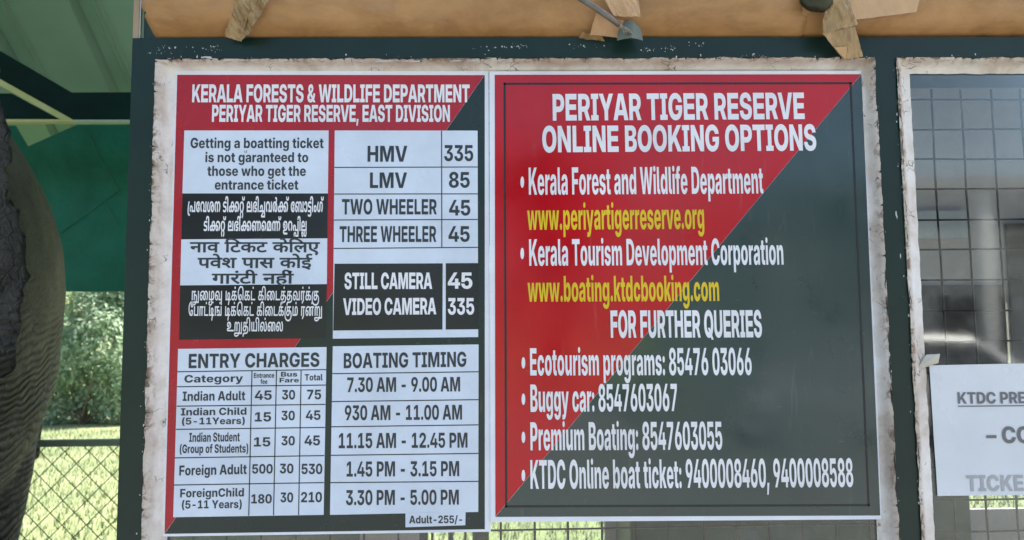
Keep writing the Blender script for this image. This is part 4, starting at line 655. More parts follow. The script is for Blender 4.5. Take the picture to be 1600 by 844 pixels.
ALU = vinyl('sheet_edge_plastic', (0.62, 0.66, 0.70), 0.35, wave=0)

GLASS, n, l, b = new_mat('window_glass')
n.remove(b)
out = n['Material Output']
v = coords(n, l)
tr = n.new('ShaderNodeBsdfTransparent')
tr.inputs['Color'].default_value = (0.86, 0.90, 0.88, 1)
gl = n.new('ShaderNodeBsdfGlossy')
gl.inputs['Roughness'].default_value = 0.05
gl.inputs['Color'].default_value = (1, 1, 1, 1)
bp = n.new('ShaderNodeBump')
bp.inputs['Strength'].default_value = 0.012
bp.inputs['Distance'].default_value = 0.02
l.new(noise_tex(n, l, v, 6, 2, 0.4), bp.inputs['Height'])
l.new(bp.outputs['Normal'], gl.inputs['Normal'])
fr = n.new('ShaderNodeFresnel')
fr.inputs['IOR'].default_value = 1.55
mxs = n.new('ShaderNodeMixShader')
l.new(fr.outputs[0], mxs.inputs[0])
l.new(tr.outputs[0], mxs.inputs[1])
l.new(gl.outputs[0], mxs.inputs[2])
df = n.new('ShaderNodeBsdfDiffuse')
df.inputs['Color'].default_value = (0.55, 0.55, 0.55, 1)
dirt = n.new('ShaderNodeMath')
dirt.operation = 'MULTIPLY'
dirt.inputs[1].default_value = 0.14
l.new(ramp(n, l, noise_tex(n, l, v, 26, 9, 0.75, 0.6), [(0.48, (0, 0, 0)), (0.78, (1, 1, 1))]), dirt.inputs[0])
mx2 = n.new('ShaderNodeMixShader')
l.new(dirt.outputs[0], mx2.inputs[0])
l.new(mxs.outputs[0], mx2.inputs[1])
l.new(df.outputs[0], mx2.inputs[2])
l.new(mx2.outputs[0], out.inputs['Surface'])

WIRE = mottled('dull_galvanised_wire', (0.012, 0.012, 0.012), (0.05, 0.05, 0.05), 40, 0.35, 0)
WIRE.node_tree.nodes['Principled BSDF'].inputs['Metallic'].default_value = 0.7
WALL = mottled('green_painted_wall', (0.010, 0.045, 0.035), (0.016, 0.06, 0.047), 5, 0.5, 0.2, 0.003, 25)
INNER = mottled('lilac_grey_inner_wall', (0.60, 0.55, 0.57), (0.74, 0.69, 0.71), 3, 0.8, 0.2, 0.003, 20)
KRAFT, n, l, b = new_mat('brown_packing_paper')
v = coords(n, l)
l.new(ramp(n, l, noise_tex(n, l, coords(n, l, (1, 1, 2.2)), 6.5, 9, 0.68, 0.5), [(0.3, (0.29, 0.15, 0.055)), (0.52, (0.42, 0.23, 0.088)), (0.75, (0.50, 0.285, 0.115))]), b.inputs['Base Color'])
b.inputs['Roughness'].default_value = 0.5
cr_ = n.new('ShaderNodeTexNoise')
cr_.noise_type = 'RIDGED_MULTIFRACTAL'
cr_.inputs['Scale'].default_value = 5.0
cr_.inputs['Detail'].default_value = 4
cr_.inputs['Distortion'].default_value = 0.5
l.new(v, cr_.inputs['Vector'])
hm_ = n.new('ShaderNodeMath')
hm_.operation = 'MULTIPLY_ADD'
hm_.inputs[1].default_value = 0.25
l.new(cr_.outputs['Fac'], hm_.inputs[0])
l.new(noise_tex(n, l, v, 7, 5, 0.5), hm_.inputs[2])
bump(n, l, hm_.outputs[0], 0.9, 0.014, b)
TAPE, n, l, b = new_mat('brown_packing_tape')
v = coords(n, l, (1.0, 1.0, 0.4))
l.new(ramp(n, l, noise_tex(n, l, v, 40, 5, 0.6), [(0.3, (0.24, 0.155, 0.06)), (0.55, (0.36, 0.24, 0.10)), (0.75, (0.50, 0.36, 0.18))]), b.inputs['Base Color'])
b.inputs['Roughness'].default_value = 0.16
b.inputs['Specular IOR Level'].default_value = 0.8
bump(n, l, noise_tex(n, l, v, 55, 3, 0.5, 1.5), 0.5, 0.004, b)
TAPE_PALE = mottled('pale_kraft_tape', (0.52, 0.33, 0.17), (0.62, 0.40, 0.22), 20, 0.35, 0.3, 0.002, 60)
CABLE = mottled('grey_cable_sheath', (0.11, 0.10, 0.085), (0.22, 0.20, 0.17), 50, 0.45, 0.2, 0.001)
CORE = mottled('bare_grey_strands', (0.10, 0.10, 0.09), (0.42, 0.42, 0.38), 200, 0.4, 0)
FELT = mottled('grey_green_plastic', (0.10, 0.125, 0.10), (0.16, 0.19, 0.155), 25, 0.5, 0.2, 0.001)
OLIVE = mottled('dark_olive_plastic', (0.012, 0.018, 0.004), (0.03, 0.035, 0.01), 14, 0.4, 0.3, 0.003)
WOOD = mottled('tan_wood_batten', (0.34, 0.25, 0.15), (0.48, 0.37, 0.24), 25, 0.6, 0.3, 0.002, 60, stretch=(1, 1, 0.1))
PAPER = vinyl('white_office_paper', (0.66, 0.71, 0.76), 0.22, 0.06, wave=0.5)
GUM = mottled('yellowed_sticky_tape', (0.42, 0.40, 0.33), (0.58, 0.56, 0.48), 30, 0.3, 0.3, 0.002)

# ------------------------------------------------------------------ ground
EARTH, n, l, b = new_mat('grassy_earth')
v = coords(n, l)
l.new(ramp(n, l, noise_tex(n, l, v, 0.9, 8, 0.65), [(0.3, (0.11, 0.145, 0.055)), (0.55, (0.18, 0.215, 0.095)), (0.75, (0.26, 0.265, 0.15))]), b.inputs['Base Color'])
b.inputs['Roughness'].default_value = 0.95
bump(n, l, noise_tex(n, l, v, 6, 6, 0.7), 0.8, 0.05, b)
kind(mesh_obj('ground', [(-400, -400, 0), (400, -400, 0), (400, 400, 0), (-400, 400, 0)], [[0, 1, 2, 3]], EARTH), 'structure')
ROADM = mottled('worn_concrete_yard', (0.12, 0.118, 0.11), (0.18, 0.175, 0.165), 0.7, 0.85, 0.4, 0.01, 8)
kind(mesh_obj('pavement', [(-30, -24, 0.004), (30, -24, 0.004), (30, 3.7, 0.004), (-30, 3.7, 0.004)], [[0, 1, 2, 3]], ROADM), 'structure')

# ------------------------------------------------------------------ ticket booth
booth = thing('ticket_booth', 'dark green ticket booth with flaking paint round its two wired windows', 'booth', (0.9, 0.0, 0.0))
YF = -0.030                                   # front face of the frame
avg = lambda *p: sum(at(px, py, YF).x for px, py in p) / len(p)
XL0 = avg((205, 62), (184, 844))              # post, outer edge
XL1 = avg((247, 100), (232, 420), (224, 800))
XM0 = avg((1367, 110), (1379, 420), (1403, 800))
XM1 = avg((1402, 110), (1416, 420), (1438, 820))
ZT1 = (at(205, 62, YF).z + at(1500, 55.5, YF).z) / 2
ZT0 = (at(260, 97, YF).z + at(1500, 88, YF).z) / 2
ZB1, ZB0 = 0.98, 0.90
XR0, XR1 = 1.98, 2.06
BX0, BX1, BY1, BZ = XL0 + 0.012, 3.4, 2.2, 2.75
m = MB()
m.box((XL0, YF, ZB0), (XL1, 0.05, ZT1))
m.box((XM0, YF, ZB1), (XM1, 0.05, ZT0))
m.box((XR0, YF, ZB0), (XR1, 0.05, ZT1))
m.box((XL1, YF, ZT0), (XR0, 0.05, ZT1))
m.box((XL1, YF, ZB0), (XR0, 0.05, ZB1))
frame = m.build('window_frame', GREEN, booth)
m = MB()
m.box((BX0, 0.0, 0.0), (BX1, 0.06, ZB0))
m.box((XR1, 0.0, ZB0), (BX1, 0.06, ZT1 + 0.001))
m.build('wall', WALL, booth)
m = MB()
m.box((BX0, 0.06, 0.0), (BX0 + 0.05, BY1, BZ))
m.build('wall', WALL, booth)
m = MB()
m.box((BX1 - 0.05, 0.06, 0.0), (BX1, BY1, 0.6))
m.box((BX1 - 0.05, 1.15, 0.6), (BX1, BY1, 1.0))
m.box((BX1 - 0.05, 0.06, 0.6), (BX1, 0.12, 1.0))
m.box((BX1 - 0.05, 0.06, 2.35), (BX1, BY1, BZ))
m.box((BX1 - 0.05, 0.06, 1.0), (BX1, 0.12, 2.35))
m.box((BX1 - 0.05, 1.15, 1.0), (BX1, BY1, 2.35))
m.build('side_wall', INNER, booth)  # unseen opening in this wall, added to let sun in for bounce
m = MB()
m.box((BX0 + 0.051, 0.061, 0.005), (BX1 - 0.051, BY1 - 0.013, 0.03))
m.build('floor', mottled('light_bounce_floor', (0.45, 0.43, 0.42), (0.6, 0.58, 0.56), 2, 0.7, 0.2, 0.003, 15), booth)  # floor made pale to bounce sunlight onto the back wall
m = MB()
m.box((BX0, -0.01, ZT1 + 0.001), (BX1, 0.06, BZ))
m.build('wall', WALL, booth)
# back wall with a doorway, a narrow slit and a low slot
yb = BY1 - 0.012
dx0, dx1 = at(655, 830, yb).x, at(945, 830, yb).x
sx0, sx1 = at(1574.5, 600, yb).x, at(1580.5, 600, yb).x
sx0b, sx1b = at(1590, 790, yb).x, at(1598, 790, yb).x
lx0 = at(1440, 790, yb).x
zs1, zt, zb_ = at(1575, 473, yb).z, at(1500, 768, yb).z, at(1500, 796, yb).z
m = MB()
xa, xb = BX0 + 0.05, BX1 - 0.05
m.box((xa, yb, 0), (dx0, BY1, BZ))
m.box((dx0, yb, 1.98), (dx1, BY1, BZ))
m.box((dx1, yb, 0), (lx0, BY1, BZ))
m.box((lx0, yb, 0), (xb, BY1, zb_))
m.box((lx0, yb, zt), (sx0, BY1, BZ))
m.box((sx0, yb, zs1), (sx0 + 0.022, BY1, BZ))
m.box((sx0 + 0.022, yb, zt), (xb, BY1, BZ))
m.build('back_wall', INNER, booth)
m = MB()
z0_, z1_ = BZ + 0.001, BZ + 0.06      # roof; unseen opening added to let daylight brighten the inside
m.box((BX0 - 0.02, -0.02, z0_), (0.5, BY1 + 0.1, z1_))
m.box((0.5, -0.02, z0_), (BX1 + 0.05, 0.80, z1_))
m.box((0.5, 1.45, z0_), (BX1 + 0.05, BY1 + 0.1, z1_))
m.box((3.3, 0.80, z0_), (BX1 + 0.05, 1.45, z1_))
m.build('roof', WALL, booth)
m = MB()
m.box((dx1 + 0.05, yb - 0.42, 0.004), (lx0 - 0.02, yb - 0.01, 1.0))
bevel(m.build('dark_filler_box', WALL, booth), 0.01)  # added box that keeps the gap under the booking sign dark
DARK_REFLECTION = mottled('painted_dark_reflection', (0.035, 0.030, 0.036), (0.09, 0.08, 0.09), 6, 0.6, 0.4, 0.01, 18)  # added panels whose dark colour stands in for reflections in the pane
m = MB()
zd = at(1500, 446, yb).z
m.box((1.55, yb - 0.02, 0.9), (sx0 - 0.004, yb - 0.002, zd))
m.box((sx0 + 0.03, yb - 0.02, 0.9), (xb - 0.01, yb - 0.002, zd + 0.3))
m.build('dark_reflection_panel', DARK_REFLECTION, booth)
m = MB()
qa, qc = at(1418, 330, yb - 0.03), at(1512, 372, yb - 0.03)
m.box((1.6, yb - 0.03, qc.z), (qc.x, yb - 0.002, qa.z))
m.build('pale_reflection_panel', mottled('painted_pale_reflection', (0.62, 0.66, 0.74), (0.8, 0.82, 0.86), 5, 0.6, 0), booth)  # added panel; its pale blue imitates a bright reflection in the glass
m = MB()   # door frame bars seen through the gap under the price sign
for px0, px1 in ((655, 668), (700, 708), (738, 764)):
    a, c = at(px0, 835, yb), at(px1, 835, yb)
    m.box((a.x, yb + 0.01, 0.0), (c.x, yb + 0.04, 1.98))
m.build('door_bars', WALL, booth)
m = MB()
px = at(213, 30, -0.012)
m.box((at(207.5, 30, -0.02).x, -0.018, ZT1 + 0.002), (at(216.5, 30, -0.02).x, -0.0105, BZ))
m.build('batten', WOOD, booth)
m = MB()
m.box((at(216.7, 30, -0.02).x, -0.017, ZT1 + 0.002), (at(218.7, 30, -0.02).x, -0.0105, BZ))
m.build('trim', FLAKE, booth)


def nz(x, z, s, k=0.0):
    return noise.fractal(Vector((x * s, k, z * s)), 1.0, 2.0, 4)


def putty_strip(mb, p0, p1, wdir, wid, seed, jag=0.0020):
    """ragged strip of putty from p0 to p1; wdir points from the frame to the glass"""
    p0, p1 = Vector(p0), Vector(p1)
    nseg = int((p1 - p0).length / 0.003)
    d = (p1 - p0)

    def fn(u, v):
        p = p0 + d * u
        s_ = u * d.length
        outer = -0.001 + jag * nz(s_, seed, 22) + 0.45 * jag * nz(s_, seed, 120, 3.0) + 0.004 * max(0.0, nz(s_, seed, 9, 11.0) - 0.1)
        inner = wid + 0.0016 * nz(s_, seed + 9, 30)
        w = outer + (inner - outer) * v
        q = p + wdir * w
        prof = [-0.0335, -0.0325, -0.027, -0.018, -0.012, -0.0085, -0.0062, -0.004, -0.0015]
        y = prof[min(8, int(round(v * 8)))]
        y += 0.0011 * nz(q.x, q.z, 60, seed) * (1 if 0.05 < v < 0.95 else 0.4)
        if nz(s_, seed, 120, 7.0) > 0.42 and v < 0.3:
            y += 0.006
        return (q.x, y, q.z)
    mb.grid(fn, nseg, 8)
    mb.across += [j / 8 for j in range(9) for i in range(nseg + 1)]


def flakes(mb, n_, fn, lo, hi, stretch=(1, 1)):
    for _ in range(n_):
        x, z = fn()
        r = random.uniform(lo, hi) * random.choice((0.5, 0.7, 1.0, 1.0, 1.4))
        k = random.randint(5, 9)
        a0 = random.random() * 6.28
        pts = []
        for i in range(k):
            a = a0 + 6.2832 * i / k
            q = r * random.uniform(0.45, 1.2)
            pts.append((x + math.cos(a) * q * stretch[0], YF - 0.0006 - 0.0003 * random.random(), z + math.sin(a) * q * stretch[1]))
        mb.add(pts, [list(range(k))])


def crack(mb, p0, p1, wid, seed, y, off=0.0, frac=0.5):
    """broken dark slivers along the ragged edge"""
    p0, p1 = Vector(p0), Vector(p1)
    d = p1 - p0
    t = d.normalized()
    nn = Vector((-t.z, 0, t.x))
    L = d.length
    s_ = 0.0
    rnd = random.Random(seed)
    while s_ < L:
        ln = rnd.uniform(0.006, 0.05)
        if rnd.random() < frac:
            k = max(2, int(ln / 0.004))
            top, bot = [], []
            for i in range(k + 1):
                u = s_ + ln * i / k
                if u > L:
                    break
                w = wid * (0.15 + math.sin(math.pi * i / k)) * rnd.uniform(0.5, 1.2)
                cpt = p0 + t * u + nn * (off + 0.0022 * nz(u, seed, 60))
                top.append((cpt.x + nn.x * w, y - rnd.random() * 1e-4, cpt.z + nn.z * w))
                bot.append((cpt.x - nn.x * w, y - rnd.random() * 1e-4, cpt.z - nn.z * w))
            if len(top) > 1:
                nq = len(top)
                mb.add(top + bot, [[i, i + 1, nq + i + 1, nq + i] for i in range(nq - 1)])
        s_ += ln + rnd.uniform(0.0, 0.03)


def glazing(x0, x1, z0, z1, seed, wl, wr, wt, wb=0.02):
    mb = MB()
    mb.across = []
    X, Z = Vector((1, 0, 0)), Vector((0, 0, 1))
    putty_strip(mb, (x0, 0, z0), (x0, 0, z1), X, wl, seed)
    putty_strip(mb, (x1, 0, z1), (x1, 0, z0), -X, wr, seed + 1)
    putty_strip(mb, (x0, 0, z1), (x1, 0, z1), -Z, wt, seed + 2, 0.0022)
    putty_strip(mb, (x1, 0, z0), (x0, 0, z0), Z, wb, seed + 3)
    n_putty = len(mb.f)
    fl = mb

    def edge_pt():
        s_ = random.random()
        e = abs(random.gauss(0, 0.004)) + 0.001
        c = random.random()
        if c < 0.35:
            return x0 - e, z0 + (z1 - z0) * s_
        if c < 0.65:
            return x1 + e, z0 + (z1 - z0) * s_
        return x0 + (x1 - x0) * s_, z1 + abs(random.gauss(0, 0.005)) + 0.001
    flakes(fl, 70, edge_pt, 0.0004, 0.0020, (0.8, 1.5))

    def rail_pt():
        cx = random.choice(rail_clusters)
        return at(cx[0], cx[1], YF).x + random.gauss(0, cx[2]), at(cx[0], cx[1], YF).z + random.gauss(0, 0.003)
    rail_clusters = [(910, 73, 0.02), (1090, 70, 0.018), (1008, 78, 0.012), (810, 72, 0.012), (770, 75, 0.02), (265, 75, 0.02), (330, 77, 0.012), (1050, 76, 0.01), (250, 82, 0.02), (1180, 88, 0.02)]
    if seed < 50:
        flakes(fl, 150, rail_pt, 0.0004, 0.0016)
        flakes(fl, 1, lambda: (at(322, 91, YF).x, at(322, 91, YF).z), 0.012, 0.013, (1.3, 0.45))
        flakes(fl, 3, lambda: (at(random.uniform(370, 400), 94.5, YF).x, at(380, 94.5, YF).z), 0.006, 0.007, (2.0, 0.22))
        flakes(fl, 5, lambda: (at(random.uniform(560, 980), 95.5, YF).x, at(700, 95.5, YF).z), 0.006, 0.009, (2.4, 0.2))
        flakes(fl, 2, lambda: (at(random.uniform(255, 280), 92, YF).x, at(280, 92, YF).z), 0.006, 0.007, (1.8, 0.3))
    else:
        flakes(fl, 3, lambda: (at(random.uniform(1402, 1408), random.uniform(330, 440), YF).x, at(1405, random.uniform(330, 440), YF).z), 0.003, 0.006, (0.35, 1.6))
    n_fl = len(mb.f)
    ck = mb
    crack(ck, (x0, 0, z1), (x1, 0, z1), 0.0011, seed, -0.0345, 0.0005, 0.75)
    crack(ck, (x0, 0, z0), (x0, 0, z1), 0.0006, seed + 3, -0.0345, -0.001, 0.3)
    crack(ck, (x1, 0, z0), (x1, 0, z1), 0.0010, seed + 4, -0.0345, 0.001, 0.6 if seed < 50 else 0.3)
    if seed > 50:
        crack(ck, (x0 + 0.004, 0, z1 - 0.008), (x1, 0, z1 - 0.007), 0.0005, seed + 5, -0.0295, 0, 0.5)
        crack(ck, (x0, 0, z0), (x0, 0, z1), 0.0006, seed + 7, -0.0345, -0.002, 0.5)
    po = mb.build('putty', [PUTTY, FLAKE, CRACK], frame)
    at_ = po.data.attributes.new('across', 'FLOAT', 'POINT')
    at_.data.foreach_set('value', (mb.across + [0.0] * len(mb.v))[:len(mb.v)])
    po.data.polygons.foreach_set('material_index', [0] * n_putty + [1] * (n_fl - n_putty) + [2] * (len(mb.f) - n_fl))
    po.data.polygons.foreach_set('use_smooth', [i < n_putty for i in range(len(mb.f))])
    gm = MB()
    gm.box((x0 - 0.004, 0.0, z0 - 0.004), (x1 + 0.004, 0.003, z1 + 0.004))
    gm.build('glass_pane', GLASS, frame)


glazing(XL1, XM0, ZB1, ZT0, 11, 0.034, 0.026, 0.016)
glazing(XM1, XR0, ZB1, ZT0, 71, 0.042, 0.026, 0.022)


def wire_mesh(xs, zs, x0, x1, z0, z1, y):
    mb = MB()
    for x in xs:
        k = 40
        ph = random.random() * 9
        mb.tube([(x + 0.003 * nz(i / k * 1.3, ph, 2.5), y + 0.002 * nz(i / k, ph, 3, 5), z0 + (z1 - z0) * i / k) for i in range(k + 1)], 0.0023, 5)
    for z in zs:
        k = 40
        ph = random.random() * 9
        mb.tube([(x0 + (x1 - x0) * i / k, y - 0.0027 + 0.002 * nz(i / k, ph, 3, 5), z + 0.002 * nz(i / k * 1.3, ph, 2.5)) for i in range(k + 1)], 0.0020, 5)
    mb.build('wire_mesh', WIRE, frame, True)


step = 0.0625
xs, x = [], at(1455, 160, 0.02).x
while x < XR0:
    xs.append(x)
    x += step
zs, z = [], at(1500, 157, 0.02).z
while z > ZB1:
    zs.append(z)
    z -= 0.0615
wire_mesh(xs, zs, XM1 - 0.003, XR0 + 0.003, ZB1 - 0.003, ZT0 + 0.003 - 0.05, 0.02)
xs, x = [], at(782, 830, 0.02).x
x -= math.floor((x - XL1) / 0.0655) * 0.0655
while x < XM0:
    xs.append(x)
    x += 0.0655
zs, z = [], at(1100, 822, 0.02).z
z -= math.floor((z - ZB1) / 0.0615) * 0.0615
while z < ZT0:
    zs.append(z)
    z += 0.0615
wire_mesh(xs, zs, XL1 - 0.003, XM0 + 0.003, ZB1 - 0.003, ZT0 + 0.003, 0.02)

# ------------------------------------------------------------------ left sign: charges and timings
Y0 = -0.0054
sign = thing('price_sign', 'red and dark green sign listing entry charges, vehicle fees and boating timing', 'sign', tuple(at(510, 480, Y0)))
m = MB()
m.prism(quad([(249.5, 838.5), (767, 831), (763.5, 111), (270, 110.5)], Y0), 0.003)
back = m.build('backing_sheet', V_WHITE, sign)
y1, y2, y3 = Y0 - 0.0004, Y0 - 0.0008, Y0 - 0.0012
red = sheet('red_field', [(277, 117), (757, 117.5), (257, 834)], y1, V_RED, sign)
sheet('green_field', [(757.4, 117.5), (757.5, 827), (257.3, 834.3)], y1, V_GREEN, sign)
T = lambda f, t, a, b_, c, d_, mt, par, ref='cap', s=0.0: lettering(f, t, a, b_, c, d_, y3, mt, par, ref, s)
T('h', 'KERALA FORESTS & WILDLIFE DEPARTMENT', 300, 734, 132, 160, INK_WHITE, red)
T('h', 'PERIYAR TIGER RESERVE, EAST DIVISION', 331, 703, 164, 190.5, INK_WHITE, red)

p1 = sheet('white_panel', [(288, 204), (513.5, 204), (512.3, 302.3), (285, 302.3)], y2, V_PANEL, sign)
T('b', 'Getting a boatting ticket', 297.5, 505.5, 215.5, 231.5, INK, p1)
T('b', 'is not garanteed to', 320.7, 481.5, 238, 253.5, INK, p1)
T('b', 'those who get the', 323.8, 477.8, 259.3, 275, INK, p1)
T('b', 'entrance ticket', 335.4, 466, 281, 296.5, INK, p1)
m = MB()
for q in ([(382, 235), (382, 237.5), (383.5, 239), (385, 237.5), (385.3, 235), (385.5, 239)],):
    for a, c in zip(q, q[1:]):
        rule(m, a, c, 0.8, y3)
m.build('pen_mark', PEN, p1)
p2 = sheet('dark_panel', [(285, 302.4), (512.3, 302.4), (511.4, 372.4), (283.4, 374)], y2, V_BLACK, sign)
T('m', LINES['m', 1], 293, 505.6, 314.5, 331.5, INK_WHITE, p2, 'm')
T('m', LINES['m', 2], 318, 479, 345, 361, INK_WHITE, p2, 'm')
p3 = sheet('white_panel', [(283.3, 374.1), (511.4, 372.5), (510.7, 444), (281.5, 446)], y2, V_PANEL, sign)
T('d', LINES['d', 1], 296.4, 499.7, 379, 394, INK, p3, 'd')
T('d', LINES['d', 2], 308.5, 488, 403.5, 418.5, INK, p3, 'd')
T('d', LINES['d', 3], 330.6, 459, 428.3, 443, INK, p3, 'd')
p4 = sheet('dark_panel', [(281.5, 446.1), (510.7, 444.1), (508.5, 528.5), (279.8, 531)], y2, V_BLACK, sign)
T('t', LINES['t', 1], 299, 498.5, 454.5, 469.3, INK_WHITE, p4, 't')
T('t', LINES['t', 2], 294.4, 503, 478.5, 493.6, INK_WHITE, p4, 't')
T('t', LINES['t', 3], 354.5, 442, 503, 517.8, INK_WHITE, p4, 't')

p5 = sheet('charges_table', [(278.3, 545.3), (510.3, 542.4), (505.7, 804.6), (270.6, 808.3)], y2, V_PANEL, sign)
m = MB()
for a, c in (((277, 581), (509.5, 577.6)), ((276.8, 604.4), (509, 601.8)), ((276, 634.8), (508.5, 632)), ((275, 671), (507.8, 668)),
             ((273, 715.6), (506.6, 712)), ((272, 758), (506, 754.2)), ((393.7, 579.6), (388.7, 806)), ((432, 578.8), (427.4, 805.2)), ((470.5, 578.2), (466.6, 804.8))):
    rule(m, a, c, 1.5, y3)
m.build('ruled_lines', INK_LINE, p5)
for t, a, b_, c, d_, s_ in (
        ('ENTRY CHARGES', 294.6, 499, 553.2, 575.5, 2.3), ('Category', 288, 379.6, 586.2, 598, 1.2), ('Entrance', 396.6, 428.5, 583, 590.6, 0.3),
        ('fee', 407, 417.7, 592.6, 600, 0), ('Bus', 439, 464.5, 581.2, 588.6, 0.2), ('Fare', 436.7, 467, 590.6, 597.8, 0.2), ('Total', 476.2, 504, 584.8, 594.7, 0.3),
        ('Indian Adult', 285.2, 383, 612, 626.7, 1.2), ('45', 398, 424.6, 610.3, 625, 0.2), ('30', 440.6, 461, 609.5, 624.4, 0), ('75', 479.7, 501.8, 609, 624, 0),
        ('Indian Child', 282.6, 385, 638, 649.4, 1.2), ('(5-11Years)', 284.2, 382.5, 653, 663.6, 1), ('15', 398, 423.6, 644.3, 658.8, 0.2), ('30', 439.6, 460.6, 642, 656.8, 0),
        ('45', 477.8, 500.8, 641.3, 656.2, 0), ('Indian Student', 295.4, 374.5, 676.5, 690.7, 0.9), ('(Group of Students)', 280.7, 387.8, 694.8, 708.3, 1),
        ('15', 396.6, 422.4, 683.5, 697.9, 0.2), ('30', 439.6, 460.6, 681.5, 696, 0), ('45', 475.8, 500, 680.5, 696, 0),
        ('Foreign Adult', 280, 385.4, 727.6, 743.2, 2.4), ('500', 393.8, 426, 725.4, 740.2, 0.2), ('30', 437, 458.4, 724.6, 739.8, 0), ('530', 471, 503.6, 724.8, 741, 0.2),
        ('ForeignChild', 281.4, 381, 764.2, 777.4, 1.6), ('(5-11 Years)', 284, 377.7, 782.3, 794.9, 1), ('180', 392.5, 424.6, 772.5, 786.8, 0.2), ('30', 438, 458, 769.6, 785, 0), ('210', 470.2, 503, 769, 785, 0.2)):
    T('b', t, a, b_, c, d_, INK, p5, 'cap', s_)

p6 = sheet('vehicle_table', [(523, 204), (746.2, 204.2), (747.2, 526.8), (520, 529.3)], y2, V_PANEL, sign)
m = MB()
for a, c in (((522.7, 261.7), (746.3, 261)), ((522.3, 303.3), (746.4, 303)), ((522, 343.9), (746.5, 343)), ((521.6, 388.3), (746.7, 386.6)), ((690, 204.3), (690.4, 387))):
    rule(m, a, c, 1.5, y3)
m.build('ruled_lines', INK_LINE, p6)
for t, a, b_, c, d_, s_ in (('HMV', 574.2, 636.4, 228, 252.8, 0), ('335', 694, 739.5, 226.8, 251.8, 0), ('LMV', 578, 636, 269.6, 293.9, 0), ('85', 701.4, 734, 268.9, 293.4, 0),
                            ('TWO WHEELER', 534.2, 682.5, 311.2, 335.2, 0), ('45', 701.8, 735, 312.4, 336.8, 0), ('THREE WHEELER', 530.5, 681.7, 353.6, 378.4, 0.3), ('45', 700.8, 734, 353.5, 377.9, 0)):
    T('b', t, a, b_, c, d_, INK, p6, 'cap', s_)
p6b = sheet('camera_panel', [(522.8, 412.2), (691.7, 411.6), (691.3, 515), (520.6, 516.6)], y3, V_BLACK, sign)
p6c = sheet('camera_panel', [(696.6, 411.5), (747.3, 411.2), (747.4, 514.6), (696.5, 515)], y3, V_BLACK, sign)
y3 -= 0.0004
for t, a, b_, c, d_, s_, pp in (('STILL CAMERA', 538.2, 675.3, 426.3, 452, 0.4, p6b), ('VIDEO CAMERA', 536, 681.7, 466.3, 492.3, 1, p6b), ('45', 699.8, 738.2, 425.9, 451.2, 0, p6c), ('335', 699.8, 741, 465.7, 491.7, 0, p6c)):
    T('h', t, a, b_, c, d_, INK_WHITE, pp, 'cap', s_)
y3 += 0.0004
p7 = sheet('timing_table', [(520, 541.2), (747.8, 538.3), (747.3, 800), (515.6, 804.6)], y2, V_PANEL, sign)
m = MB()
for a, c in (((519.5, 584), (747.7, 581)), ((518.5, 627.6), (747.6, 624.6)), ((517.8, 667), (747.5, 664)), ((517, 711.6), (747.4, 708.6)), ((516.4, 754.3), (747.4, 752.3))):
    rule(m, a, c, 1.5, y3)
m.build('ruled_lines', INK_LINE, p7)
for t, a, b_, c, d_, s_ in (('BOATING TIMING', 537, 728.7, 552, 575.6, 2.4), ('7.30 AM - 9.00 AM', 542.4, 719, 590, 612.8, 1), ('930 AM - 11.00 AM', 538.6, 722, 633.6, 656.8, 1),
                            ('11.15 AM - 12.45 PM', 529.3, 730.5, 677, 700.6, 1), ('1.45 PM - 3.15 PM', 541.5, 717.5, 721.3, 744.9, 0.8), ('3.30 PM - 5.00 PM', 540.5, 717, 766, 789.4, 0.8)):
    T('b', t, a, b_, c, d_, INK, p7, 'cap', s_)
st = thing('price_sticker', 'small white sticker reading Adult-255 stuck below the boating timing table', 'sticker', tuple(at(680, 812, y3)))
s1 = sheet('sticker_sheet', [(633.5, 801.7), (727.5, 800), (727, 820.8), (633.6, 824)], y3, V_PANEL, st)
y3 -= 0.0004
T('b', 'Adult-255/-', 639.4, 722, 806, 818, INK, s1, 'cap', 0.4)

# ------------------------------------------------------------------ right sign: online booking options
Y0 = -0.0086
sign2 = thing('booking_sign', 'larger red and dark green sign of online booking options and phone numbers', 'sign', tuple(at(1070, 460, Y0)))
m = MB()
m.prism(quad([(766.5, 816), (1377.5, 811.5), (1351.5, 110.5), (764.5, 111.5)], Y0), 0.003)
m.build('backing_sheet', V_WHITE, sign2)
y1, y2, y3 = Y0 - 0.0004, Y0 - 0.0008, Y0 - 0.0012
red2 = sheet('red_field', [(773, 117), (1345.6, 116), (774, 807.5)], y1, V_RED2, sign2)
grn2 = sheet('green_field', [(1346, 116), (1375.5, 805.6), (774.3, 807.8)], y1, V_GREEN2, sign2)
m = MB()
for a, c in (((787, 131), (1331, 130)), ((1329, 128.5), (1357.5, 791)), ((1359, 789.5), (789.5, 791.5)), ((791, 793), (788.4, 129.5))):
    rule(m, a, c, 3.2, y2)
m.build('border_line', INK_LINE, sign2)
for t, a, b_, c, d_, s_, fnt in (('PERIYAR TIGER RESERVE', 863.8, 1257.6, 147, 188.7, 2.6, 'h'), ('ONLINE BOOKING OPTIONS', 847.5, 1276, 197, 238.3, 3, 'h'),
                                 ('FOR FURTHER QUERIES', 954.5, 1191, 485.3, 528, 0.8, 'h')):
    T(fnt, t, a, b_, c, d_, INK_WHITE, red2 if fnt == 'h' and d_ < 300 else sign2, 'cap', s_)
